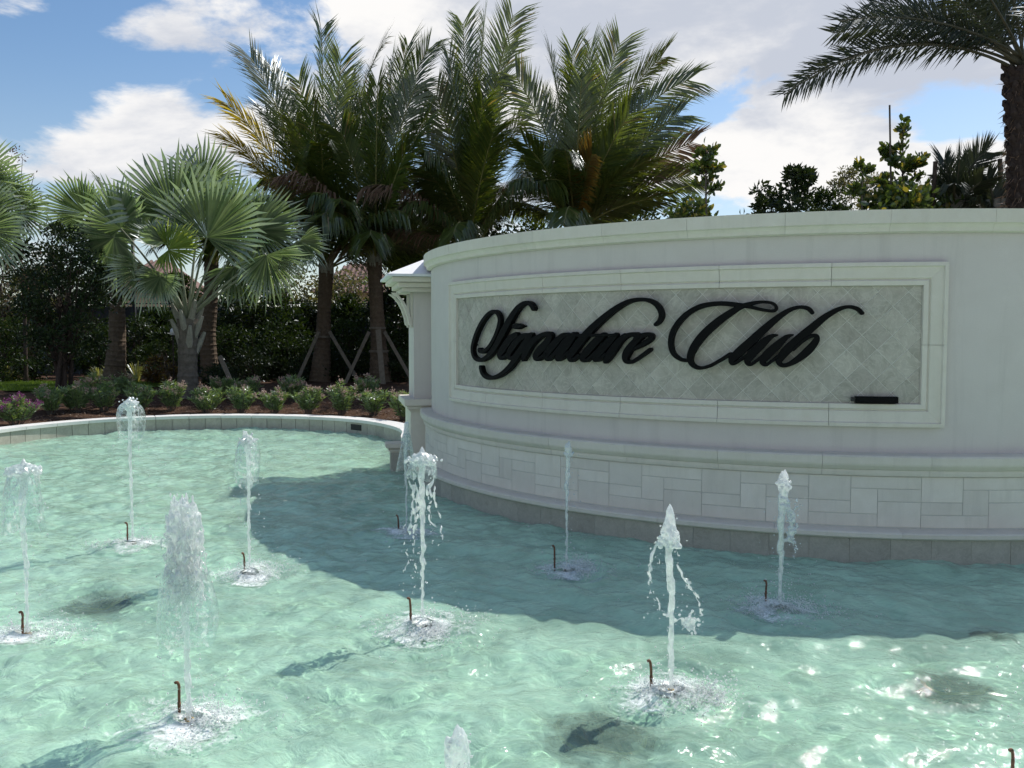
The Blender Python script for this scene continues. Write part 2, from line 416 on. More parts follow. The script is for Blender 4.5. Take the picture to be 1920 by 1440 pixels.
def foam_mat():
    m, T, out = mat('water_foam'); tc = T.node('ShaderNodeTexCoord'); v = tc.outputs['Object']
    n = T.noise(obj_vec(T), 24, 8, .74, 1.0).outputs[0]
    d = T.node('ShaderNodeBsdfDiffuse', {0: (.90, .95, .94, 1)})
    tp = T.node('ShaderNodeBsdfTransparent')
    g = T.node('ShaderNodeVectorMath', operation='LENGTH'); T.l.new(v, g.inputs[0])
    lob = T.math('MULTIPLY_ADD', T.math('SUBTRACT', T.noise(obj_vec(T), 5, 3, .6, .6).outputs[0], .5), .75, g.outputs['Value'])
    rad = T.rng(lob, 0.0, .46, .32, -.26)
    a = T.rng(T.math('ADD', n, rad), .46, .80, 0, .9)
    mx = T.node('ShaderNodeMixShader', {0: a, 1: tp.outputs[0], 2: d.outputs[0]})
    T.l.new(mx.outputs[0], out.inputs[0]); return m


M['plaster'] = floor_mat(); M['water'] = water_mat(); M['jet'] = jet_mat('fountain_water', .46); M['spray'] = jet_mat('spray_drops', .30)
M['film'] = film_mat(); M['foam'] = foam_mat()

# ------------------------------------------------------------------ the pool and the ground
WC = np.array([3.80, 12.10])            # centre of the curved sign wall
R_WALL, R_TILE = 4.88, 5.06
PH_L, PH_R = radians(-180), radians(-52)   # left and right end of the curved wall


def wp(phi, r, z=0.0): return np.array([WC[0] + r * cos(phi), WC[1] + r * sin(phi), z])


# inner line of the pool rim, from the pier round the far side, the left and the near side to the right end of the wall
RIM = catmull([(-1.30, 12.55), (-1.66, 13.5), (-1.78, 14.5), (-2.10, 15.35), (-2.75, 16.25), (-3.75, 16.90), (-5.0, 17.20), (-6.3, 17.10), (-7.5, 16.45),
               (-8.25, 15.35), (-8.60, 14.1), (-8.9, 12.0), (-8.9, 9.0), (-8.2, 6.0), (-6.5, 3.6), (-4.0, 2.1), (-1.0, 1.45), (2.5, 1.4), (6.0, 2.2), (8.6, 4.4), (9.0, 7.2), (8.0, 8.9)], 10)


def offset_line(P, d):
    T = np.gradient(P, axis=0); T /= np.linalg.norm(T, axis=1)[:, None]
    return P + d * np.c_[T[:, 1], -T[:, 0]]


RIM_OUT = offset_line(RIM, 0.34)
if np.linalg.norm(RIM_OUT[60] - np.array([-5, 12])) < np.linalg.norm(RIM[60] - np.array([-5, 12])): RIM_OUT = offset_line(RIM, -0.34)
SGN = 1 if np.allclose(RIM_OUT, offset_line(RIM, .34)) else -1

Z_G = 0.20


def build_ground():
    arc = [wp(a, 4.60)[:2] for a in np.linspace(radians(-50), radians(-181), 60)]
    hole = np.vstack([offset_line(RIM, SGN * 0.20), np.array(arc)])
    bm = bmesh.new()
    L = 1500
    oc = [(-L, -L), (L, -L), (L, L), (-L, L)]
    ov = [bm.verts.new((x, y, Z_G)) for x, y in oc]; iv = [bm.verts.new((p[0], p[1], Z_G)) for p in hole]
    ed = [bm.edges.new((ov[i], ov[(i + 1) % 4])) for i in range(4)] + [bm.edges.new((iv[i], iv[(i + 1) % len(iv)])) for i in range(len(iv))]
    bmesh.ops.triangle_fill(bm, use_beauty=True, use_dissolve=False, edges=ed)
    me = bpy.data.meshes.new('ground'); bm.to_mesh(me); bm.free(); me.materials.append(M['ground'])
    o = bpy.data.objects.new('ground', me); COL.objects.link(o); tag(o, kind='structure')
    V = np.array([(-10, 0, -.31), (11, 0, -.31), (11, 19, -.31), (-10, 19, -.31)])
    fl = obj('pool_floor', V, np.array([(0, 1, 2, 3)]), M['plaster']); tag(fl, kind='structure'); fl.cycles.is_caustics_receiver = True


build_ground()


def inside(px, py, poly):
    n = len(poly); c = np.zeros(px.shape, bool); j = n - 1
    for i in range(n):
        xi, yi = poly[i]; xj, yj = poly[j]
        hit = ((yi > py) != (yj > py)) & (px < (xj - xi) * (py - yi) / (yj - yi + 1e-12) + xi)
        c ^= hit; j = i
    return c


#        px    base y  top y  style
JETS = [(52, 1195, 872, 'mushroom'), (249, 1022, 752, 'bubble'), (354, 1357, 955, 'froth'), (468, 1078, 818, 'bubble'),
        (762, 1002, 795, 'cone'), (793, 1182, 850, 'dome'), (1062, 1072, 834, 'thin'), (1258, 1303, 962, 'spear'),
        (1462, 1145, 900, 'burst'), (858, 1650, 1385, 'stub'), (1935, 1520, 1225, 'thin')]
JPOS = [onz(j[0], j[1], 0.0) for j in JETS]


def wave_height(x, y):
    r = np.random.default_rng(3); h = np.zeros_like(x)
    for k in range(46):
        lam = .16 * (8 ** r.random()); th = r.normal(.6, 1.1); ph = r.random() * 6.28; A = .0042 * lam ** .9 * (.6 + .8 * r.random())
        ux, uy = cos(th), sin(th)
        ww = .25 * np.sin(x * 1.3 + k) + .25 * np.sin(y * 1.7 + 2 * k)
        h += A * np.sin(2 * pi / lam * (x * ux + y * uy + .12 * ww) + ph)
    for k in range(30):
        lam = .075 * (2.8 ** r.random()); th = r.random() * 6.28; ph = r.random() * 6.28; A = lam * .007 * (.5 + r.random())
        env = .6 + .4 * np.sin(x * (1.1 + .3 * r.random()) + y * .9 * r.normal() + k)
        h += A * env * np.sin(2 * pi / lam * (x * cos(th) + y * sin(th) + .03 * np.sin(2.3 * x + k) + .03 * np.sin(2.9 * y - k)) + ph)
    for (p, j) in zip(JPOS, JETS):
        d = np.hypot(x - p[0], y - p[1]); rr = r.random() * 6
        h += .011 * np.exp(-d / .55) * np.sin(2 * pi * d / .17 + rr) + .006 * np.exp(-d / 1.3) * np.sin(2 * pi * d / .31 + rr)
    return h


def build_water():
    s = 0.018
    xs = np.arange(-9.3, 9.4, s); ys = np.arange(1.2, 17.6, s)
    X, Y = np.meshgrid(xs, ys, indexing='ij')
    ok = inside(X.ravel(), Y.ravel(), np.vstack([offset_line(RIM, SGN * .10), [wp(a, 4.9)[:2] for a in np.linspace(radians(-50), radians(-181), 40)]])).reshape(X.shape)
    vis = np.abs(X) < .64 * Y + .8
    ok &= vis | (np.abs(X) > 0)
    Z = wave_height(X, Y)
    idx = -np.ones(X.shape, int); idx[ok] = np.arange(ok.sum())
    V = np.c_[X[ok], Y[ok], Z[ok]]
    q = ok[:-1, :-1] & ok[1:, :-1] & ok[1:, 1:] & ok[:-1, 1:]
    Q = np.stack([idx[:-1, :-1][q], idx[1:, :-1][q], idx[1:, 1:][q], idx[:-1, 1:][q]], -1)
    o = obj('pool_water', V, Q, M['water'], None, True); tag(o, kind='structure'); o.cycles.is_caustics_caster = True


build_water()

# ------------------------------------------------------------------ pool rim: coping stones and waterline tiles
def strip_stone(mb, A, B, z0, z1, C=None):
    """prism between inner line A and outer line B"""
    n = len(A); V = []
    for (P, z) in ((A, z0), (A, z1), (B, z1), (B, z0)): V.append(np.c_[P, np.full(n, z)])
    V = np.vstack(V); i = np.arange(n - 1); Fa = []
    for k in range(4):
        a = k * n; b = ((k + 1) % 4) * n
        Fa.append(np.c_[a + i, b + i, b + i + 1, a + i + 1])
    Fa.append(np.array([[0, n, 2 * n, 3 * n][::-1], [n - 1, 2 * n - 1, 3 * n - 1, 4 * n - 1]]))
    mb.add(V, Fa)


def resample(P, step):
    d = np.r_[0, np.cumsum(np.linalg.norm(np.diff(P, axis=0), axis=1))]; n = max(2, int(d[-1] / step) + 1)
    s = np.linspace(0, d[-1], n); return np.c_[np.interp(s, d, P[:, 0]), np.interp(s, d, P[:, 1])]


def build_rim():
    root = empty('low_pool_wall', (-5, 17.3, 0), 'low curved pool wall with pale coping and grey tile face round the far side', 'pool wall')
    P = resample(RIM, .06)
    def put(ob): ob.parent = root; ob.matrix_parent_inverse = Matrix.Translation((5, -17.3, 0)); return ob
    # core wall
    mb = MB(); strip_stone(mb, offset_line(P, SGN * .025), offset_line(P, SGN * .30), -.31, .20); put(mb.build('rim_core', M['joint']))
    # coping stones about 0.6 m long, tiles 0.3 m
    for (nm, step, a, b, z0, z1, mt) in (('coping_stone', .62, -.03, .33, .203, .258, 'coping'), ('waterline_tile', .31, 0, .022, -.12, .199, 'pooltile')):
        k = int(round(step / .06)); i = 0
        while i + 1 < len(P):
            j = min(i + k, len(P) - 1); seg = P[i:j + 1].copy()
            if len(seg) > 1 and seg[:, 1].max() > 11:
                seg = seg.copy(); seg[0] = seg[0] + (seg[1] - seg[0]) * .08; seg[-1] = seg[-1] + (seg[-2] - seg[-1]) * .08
                mb = MB(); dz = random.uniform(-.0012, .0012); strip_stone(mb, offset_line(seg, SGN * a), offset_line(seg, SGN * b), z0, z1 + dz); put(mb.build(nm, M[mt]))
            i = j
    # the near half of the rim lies outside the picture: one plain run
    near = P[P[:, 1] <= 11.1]
    mb = MB(); strip_stone(mb, offset_line(near, -SGN * .03), offset_line(near, SGN * .33), .203, .258); put(mb.build('coping_run', M['coping']))
    # dark skimmer mouth in the far rim
    k = int(np.argmin(np.hypot(P[:, 0] - onz(676, 812)[0], P[:, 1] - 16.4))); seg = P[k - 2:k + 4]
    mb = MB(); strip_stone(mb, offset_line(seg, -SGN * .004), offset_line(seg, SGN * .02), .055, .165); put(mb.build('skimmer_mouth', M['dark_metal']))


build_rim()

# ------------------------------------------------------------------ curved sign wall
def arc_prof(mb, prof, a0, a1, step=radians(1.2), m=0):
    """sweep a closed (r,z) profile along the wall arc"""
    n = max(2, int(abs(a1 - a0) / step) + 2); A = np.linspace(a0, a1, n); k = len(prof)
    V = np.array([[wp(a, r, z) for (r, z) in prof] for a in A]).reshape(-1, 3)
    i = np.arange(n - 1)[:, None] * k; j = np.arange(k)[None, :]; j2 = (j + 1) % k
    Q = np.stack([i + j, i + j2, i + k + j2, i + k + j], -1).reshape(-1, 4)
    mb.add(V, [Q, np.array([list(range(k))[::-1]]), np.array([list(range((n - 1) * k, n * k))])], m)


def ray_wall(px, py, r=R_WALL):
    d = ray(px, py); ox, oy = -WC[0], -WC[1]
    A = d[0] ** 2 + d[1] ** 2; B = 2 * (ox * d[0] + oy * d[1]); C = ox * ox + oy * oy - r * r
    D = B * B - 4 * A * C
    t = (-B - math.sqrt(max(D, 0))) / (2 * A)
    p = d * t
    return math.atan2(p[1] - WC[1], p[0] - WC[0]), p[2] + EYE


FR_A0 = ray_wall(849, 640)[0]; FR_A1 = ray_wall(1771, 640)[0]
FR_Z0, FR_Z1 = 1.085, 2.425


def build_wall():
    root = empty('sign_wall', (0, 0, 0), 'tall curved white entrance wall with framed tile panel and block base rising from the pool', 'wall')
    # body
    mb = MB(); arc_prof(mb, [(R_WALL, .20), (R_WALL, 2.70), (R_WALL - .42, 2.70), (R_WALL - .42, .15)], PH_L, PH_R)
    mb.build('wall_body', M['stucco'], root)
    mb = MB(); arc_prof(mb, [(4.96, -.31), (4.96, .72), (R_WALL - .2, .72), (R_WALL - .2, -.31)], PH_L, PH_R); mb.build('base_core', M['joint'], root)
    mb = MB(); arc_prof(mb, [(5.045, -.31), (5.045, .17), (4.9, .17), (4.9, -.31)], PH_L, PH_R); mb.build('plinth_core', M['joint'], root)
    g = .0006
    def run(name, prof, L, mt, off=0.0, rr=R_WALL, gap=.001, a_from=PH_L, a_to=PH_R, jit=.0012):
        st = L / rr; a = a_from - off * st
        while a < a_to:
            b = a + st; s0 = max(a + gap / rr, a_from); s1 = min(b - gap / rr, a_to); a = b
            if s1 - s0 < .01: continue
            dj = random.uniform(-jit, jit); mb = MB(); arc_prof(mb, [(r + dj, z) for r, z in prof], s0, s1); mb.build(name, M[mt], root)
    # cap stones
    cap = [(4.90, 2.66), (4.935, 2.672), (4.94, 2.70), (4.955, 2.725), (4.975, 2.735), (4.975, 2.843), (4.40, 2.843), (4.40, 2.70), (4.70, 2.70)]
    run('cap_stone', cap, .80, 'trim', .35)
    # base moulding
    bmould = [(4.965, .685), (4.985, .69), (4.99, .715), (4.985, .735), (5.0, .745), (5.025, .775), (5.03, .79), (5.03, .845), (5.015, .858), (4.85, .868), (4.85, .70)]
    run('base_moulding', bmould, .82, 'trim', .15)
    # ledge at coping level
    led = [(5.055, .19), (5.09, .192), (5.105, .205), (5.105, .235), (5.09, .246), (4.90, .262), (4.90, .19)]
    run('ledge_stone', led, .95, 'trim', .6)
    # waterline tiles
    run('waterline_tile', [(5.048, -.14), (R_TILE, -.14), (R_TILE, .187), (5.048, .187)], .305, 'pooltile', .2, jit=.002)
    # ashlar blocks of the base: a repeating unit of seven
    h0, hh = .264, (.683 - .264) / 4; W_, A_, S_ = .55, .21, .33
    unit = [(0, W_, 0, 1), (0, A_, 1, 3), (A_, W_, 1, 2), (A_, W_, 2, 4), (W_, W_ + S_, 0, 2), (W_, W_ + S_, 2, 3), (W_, W_ + S_ + A_, 3, 4)]
    rb = 4.965; U = (W_ + S_) / rb; a = PH_L - radians(3.0)
    gp = .0022
    while a < PH_R:
        for (x0, x1, r0, r1) in unit:
            s0 = max(a + (x0 + gp) / rb, PH_L); s1 = min(a + (x1 - gp) / rb, PH_R)
            if s1 - s0 < .01: continue
            zt = h0 + hh * 4 - r0 * hh - gp; zb = h0 + hh * 4 - r1 * hh + gp
            dj = random.uniform(-.001, .001); mb = MB()
            arc_prof(mb, [(4.958, zb), (rb - .003 + dj, zb), (rb + dj, zb + .003), (rb + dj, zt - .003), (rb - .003 + dj, zt), (4.958, zt)], s0, s1)
            mb.build('block', M['block'], root)
        a += U
    # frame round the tile panel: moulded stones with mitred corners
    fp = [(0.0, .052), (.030, .056), (.038, .040), (.125, .034), (.135, .020), (.150, .036), (.185, .034), (.190, .004)]   # (distance inwards, height over wall)
    def frame_stone(pts):   # pts: list of cross-sections, each a list of (phi, z, r)
        k = len(fp) + 2; V = np.array([[wp(p, r, z) for (p, z, r) in cs] for cs in pts]).reshape(-1, 3); n = len(pts)
        i = np.arange(n - 1)[:, None] * k; j = np.arange(k)[None, :]; j2 = (j + 1) % k
        Q = np.stack([i + j, i + j2, i + k + j2, i + k + j], -1).reshape(-1, 4)
        mb = MB(); mb.add(V, [Q, np.array([list(range(k))[::-1]]), np.array([list(range((n - 1) * k, n * k))])]); mb.build('frame_stone', M['trim'], root)
    sec = [(0.0, -.02)] + fp + [(.190, -.02)]
    Ltot = (FR_A1 - FR_A0) * R_WALL; ns = 6
    for (zo, sg) in ((FR_Z1, -1), (FR_Z0, 1)):
        for q in range(ns):
            pts = []
            for t in np.linspace(0, 1, 9):
                cs = []
                for (d, h) in sec:
                    lo = d if q == 0 else Ltot * q / ns + .0018
                    hi = Ltot - d if q == ns - 1 else Ltot * (q + 1) / ns - .0018
                    s = lo + (hi - lo) * t
                    cs.append((FR_A0 + s / R_WALL, zo + sg * d, R_WALL + h))
                pts.append(cs)
            frame_stone(pts)
    Hh = FR_Z1 - FR_Z0
    for side in (0, 1):
        for q in range(2):
            pts = []
            for t in np.linspace(0, 1, 4):
                cs = []
                for (d, h) in sec:
                    lo = d + .001 if q == 0 else Hh * .5 + .0018
                    hi = Hh - d - .001 if q == 1 else Hh * .5 - .0018
                    z = FR_Z0 + lo + (hi - lo) * t; ph = FR_A0 + d / R_WALL if side == 0 else FR_A1 - d / R_WALL
                    cs.append((ph, z, R_WALL + h))
                pts.append(cs)
            frame_stone(pts)
    # grout bed and the diamond tiles
    a0 = FR_A0 + .188 / R_WALL; a1 = FR_A1 - .188 / R_WALL; z0 = FR_Z0 + .188; z1 = FR_Z1 - .188
    mb = MB(); arc_prof(mb, [(R_WALL - .01, z0), (R_WALL + .0045, z0), (R_WALL + .0045, z1), (R_WALL - .01, z1)], a0, a1); mb.build('grout_bed', M['grout'], root)
    Ls = (a1 - a0) * R_WALL; Hs = z1 - z0; D = .236; gap = .0042
    def clip(poly, f):
        out = []
        for i in range(len(poly)):
            p, q = poly[i], poly[(i + 1) % len(poly)]; fp_, fq = f(p), f(q)
            if fp_ >= 0: out.append(p)
            if (fp_ >= 0) != (fq >= 0):
                t = fp_ / (fp_ - fq); out.append((p[0] + (q[0] - p[0]) * t, p[1] + (q[1] - p[1]) * t))
        return out
    nx = int(Ls / (D / 2)) + 3; nz = int(Hs / (D / 2)) + 3
    for i in range(-1, nx):
        for k in range(-1, nz):
            if (i + k) % 2: continue
            cx = i * D / 2 + .07; cz = k * D / 2 - .03; h = D / 2 - gap
            poly = [(cx - h, cz), (cx, cz - h), (cx + h, cz), (cx, cz + h)]
            for f in (lambda p: p[0] - .003, lambda p: Ls - .003 - p[0], lambda p: p[1] - .003, lambda p: Hs - .003 - p[1]):
                if len(poly) >= 3: poly = clip(poly, f)
            if len(poly) < 3: continue
            ar = abs(sum(poly[q][0] * poly[(q + 1) % len(poly)][1] - poly[(q + 1) % len(poly)][0] * poly[q][1] for q in range(len(poly)))) / 2
            if ar < .0015: continue
            n = len(poly); cxm = sum(p[0] for p in poly) / n; czm = sum(p[1] for p in poly) / n; dj = random.uniform(-.0008, .0008)
            V = []
            for (sc, r) in ((1, R_WALL + .003), (1, R_WALL + .0068 + dj), (.985, R_WALL + .0076 + dj)):
                for (s, z) in poly: V.append(wp(a0 + (cxm + (s - cxm) * sc) / R_WALL, r, z0 + czm + (z - czm) * sc))
            Fa = [[q, (q + 1) % n, n + (q + 1) % n, n + q] for q in range(n)] + [[n + q, n + (q + 1) % n, 2 * n + (q + 1) % n, 2 * n + q] for q in range(n)] + [[2 * n + q for q in range(n)]]
            obj('tile', np.array(V), Fa, M['travertine'], root)
    # scuff on the plaster right of the frame
    return root


build_wall()

# ------------------------------------------------------------------ script lettering
def build_letters():
    root = empty('sign_lettering', (0, 0, 0), 'black raised script lettering on the diamond tile panel', 'lettering')
    # strokes in zoomed tracing units: (x, y, width); converted to arc length / height on the wall itself
    def conv(pts, ox):
        out = []
        for (x, y, w) in pts:
            ph, z = ray_wall(ox + x / 4.8, 520 + y / 4.8, R_WALL + .07); ph2, z2 = ray_wall(ox + x / 4.8, 520 + (y + w) / 4.8, R_WALL + .07)
            out.append((ph, z, abs(z - z2) / 2))
        return out
    S1, S2 = 860, 1240
    L = [
        ('letter_s', S1, [[(190, 655, 52), (225, 668, 40), (275, 628, 42), (325, 545, 46), (362, 450, 50), (372, 375, 48), (350, 322, 40), (310, 308, 34), (255, 345, 40), (195, 435, 46), (148, 550, 50), (128, 650, 46), (148, 722, 40), (200, 745, 38), (262, 715, 50), (330, 635, 68), (400, 505, 80), (465, 385, 78), (535, 280, 58), (600, 232, 42), (650, 240, 46), (678, 280, 52)]]),
        ('letter_i', S1, [[(520, 520, 62), (465, 560, 80), (410, 640, 84), (375, 700, 70), (400, 725, 40), (450, 690, 30)], [(505, 440, 52), (535, 441, 60), (560, 440, 44), (580, 439, 16)]]),
        ('letter_g', S1, [[(640, 520, 44), (570, 540, 60), (490, 630, 76), (455, 705, 60), (490, 725, 36), (560, 650, 50), (640, 540, 66)], [(655, 520, 56), (590, 620, 76), (530, 715, 66), (470, 800, 58), (400, 865, 46), (330, 900, 38), (270, 902, 40), (225, 868, 44), (208, 812, 46)]]),
        ('letter_n', S1, [[(700, 540, 40), (660, 590, 70), (610, 680, 76), (592, 735, 50)], [(640, 640, 40), (700, 560, 52), (770, 515, 46), (830, 520, 60), (800, 590, 80), (735, 660, 84), (700, 715, 66), (730, 735, 36), (790, 690, 30)]]),
        ('letter_a', S1, [[(1010, 520, 40), (940, 530, 60), (860, 610, 80), (800, 690, 80), (810, 735, 44), (870, 690, 40), (960, 580, 50), (1040, 515, 50)], [(1050, 515, 56), (990, 600, 80), (920, 690, 80), (900, 735, 50), (950, 715, 34), (1000, 670, 28)]]),
        ('letter_t', S1, [[(1775, 425, 36), (1812, 390, 46), (1828, 335, 54), (1800, 265, 52), (1735, 215, 44), (1640, 200, 38), (1530, 220, 44), (1400, 295, 58), (1260, 410, 72), (1150, 520, 82), (1070, 620, 84), (1010, 710, 74), (1030, 745, 40), (1090, 700, 32)], [(960, 518, 26), (1100, 522, 30), (1280, 520, 30), (1430, 518, 24)]]),
        ('letter_u', S1, [[(1310, 520, 56), (1240, 580, 80), (1160, 670, 84), (1120, 730, 60), (1160, 745, 36), (1230, 690, 40), (1330, 590, 44)], [(1420, 520, 52), (1350, 590, 78), (1270, 680, 80), (1235, 735, 56), (1280, 735, 36), (1330, 690, 30)]]),
        ('letter_r', S1, [[(1500, 520, 40), (1440, 590, 72), (1370, 690, 78), (1330, 755, 50)], [(1420, 640, 38), (1490, 545, 50), (1560, 515, 44), (1620, 525, 56), (1590, 560, 34)]]),
        ('letter_e', S1, [[(1570, 650, 30), (1660, 605, 44), (1735, 550, 52), (1735, 518, 40), (1670, 520, 46), (1590, 585, 70), (1520, 680, 80), (1510, 745, 56), (1560, 762, 34), (1640, 715, 34), (1728, 650, 38)]]),
        ('letter_c', S2, [[(236, 748, 34), (175, 738, 34), (112, 685, 44), (88, 600, 50), (104, 500, 52), (160, 405, 54), (250, 318, 50), (370, 258, 48), (520, 236, 44), (650, 244, 48), (780, 262, 40), (900, 290, 32), (1000, 303, 30), (1036, 280, 32), (1010, 238, 30), (930, 222, 28), (830, 232, 36), (720, 265, 48), (600, 335, 66), (480, 425, 76), (370, 530, 78), (292, 640, 74), (262, 730, 58), (288, 790, 44), (352, 816, 34), (440, 796, 32), (540, 742, 34), (625, 690, 38)]]),
        ('letter_l', S2, [[(1358, 318, 40), (1322, 282, 42), (1250, 268, 34), (1160, 292, 44), (1060, 355, 58), (940, 455, 74), (810, 575, 84), (700, 675, 86), (640, 735, 70), (645, 775, 40), (695, 755, 32), (765, 705, 34)]]),
        ('letter_u', S2, [[(1045, 520, 18), (985, 535, 50), (900, 605, 82), (810, 695, 84), (778, 755, 62), (805, 782, 38), (860, 748, 32), (915, 705, 34)], [(1185, 518, 18), (1125, 540, 50), (1035, 620, 82), (945, 705, 84), (915, 760, 62), (945, 784, 38), (1000, 750, 32), (1050, 710, 34)]]),
        ('letter_b', S2, [[(1805, 322, 38), (1762, 284, 38), (1690, 266, 34), (1600, 285, 44), (1480, 352, 60), (1360, 450, 76), (1230, 562, 88), (1120, 665, 88), (1062, 745, 70), (1080, 788, 42), (1140, 785, 44), (1230, 735, 64), (1325, 655, 76), (1390, 575, 62), (1396, 530, 42), (1350, 528, 36), (1270, 575, 34), (1190, 650, 30)]]),
    ]
    for li, (nm, ox, strokes) in enumerate(L):
        mb = MB()
        for si, st in enumerate(strokes):
            C = catmull(np.array(conv(st, ox)), 9)
            P2 = np.c_[C[:, 0] * R_WALL, C[:, 1]]; w = C[:, 2] * .92
            T = np.gradient(P2, axis=0); T /= np.linalg.norm(T, axis=1)[:, None] + 1e-9; N = np.c_[-T[:, 1], T[:, 0]]
            # round ends
            e0 = [P2[0] - T[0] * w[0] * math.sqrt(max(0, 1 - q * q)) for q in (0.25, .75)]; e1 = [P2[-1] + T[-1] * w[-1] * math.sqrt(max(0, 1 - q * q)) for q in (.75, .25)]
            P2 = np.vstack([e0, P2, e1]); w = np.r_[w[0] * .25, w[0] * .75, w, w[-1] * .75, w[-1] * .25]; N = np.vstack([N[0], N[0], N, N[-1], N[-1]])
            A = P2 + N * w[:, None]; B = P2 - N * w[:, None]; n = len(P2)
            rf = R_WALL + .085 + .0011 * li + .003 * si + np.linspace(0, .006, n); rk = R_WALL + .035 + .0007 * li + np.linspace(0, .003, n)
            def ring(Q, r): return np.array([wp(q[0] / R_WALL, rr, q[1]) for q, rr in zip(Q, r)])
            bev = .004
            V = np.vstack([ring(A, rk), ring(A, rf - bev), ring(A - N * bev, rf), ring(B + N * bev, rf), ring(B, rf - bev), ring(B, rk)])
            i = np.arange(n - 1); Fa = []
            for k in range(6):
                a = k * n; b = ((k + 1) % 6) * n; Fa.append(np.c_[a + i, a + i + 1, b + i + 1, b + i])
            Fa.append(np.array([[k * n for k in range(6)], [k * n + n - 1 for k in range(6)][::-1]]))
            mb.add(V, Fa)
            # stand-off pins that hold the stroke to the tiles
            for t in (.2, .5, .8):
                q = P2[int(n * t)]; ph = q[0] / R_WALL
                mb.tube([wp(ph, R_WALL + .012, q[1]), wp(ph, R_WALL + .04, q[1])], .008, 6)
        mb.build(nm, M['black'], root)
    # the black bar lying at the foot of the panel
    p0, z0 = ray_wall(1601, 747, R_WALL + .05); p1, _ = ray_wall(1683, 747, R_WALL + .05)
    bar = empty('black_bar', (0, 0, 0), 'short black metal bar at the lower right corner of the tile panel', 'bar')
    zb = FR_Z0 + .19
    mb = MB(); arc_prof(mb, [(R_WALL + .012, zb + .004), (R_WALL + .07, zb + .004), (R_WALL + .075, zb + .010), (R_WALL + .075, zb + .052), (R_WALL + .068, zb + .058), (R_WALL + .012, zb + .058)], p0 + .002, p1); mb.build('bar_body', M['black'], bar)
    mb = MB(); arc_prof(mb, [(R_WALL + .02, zb + .018), (R_WALL + .066, zb + .018), (R_WALL + .066, zb + .050), (R_WALL + .02, zb + .050)], p0 - .004, p0 + .0018); mb.build('end_cap', M['dark_metal'], bar)


build_letters()

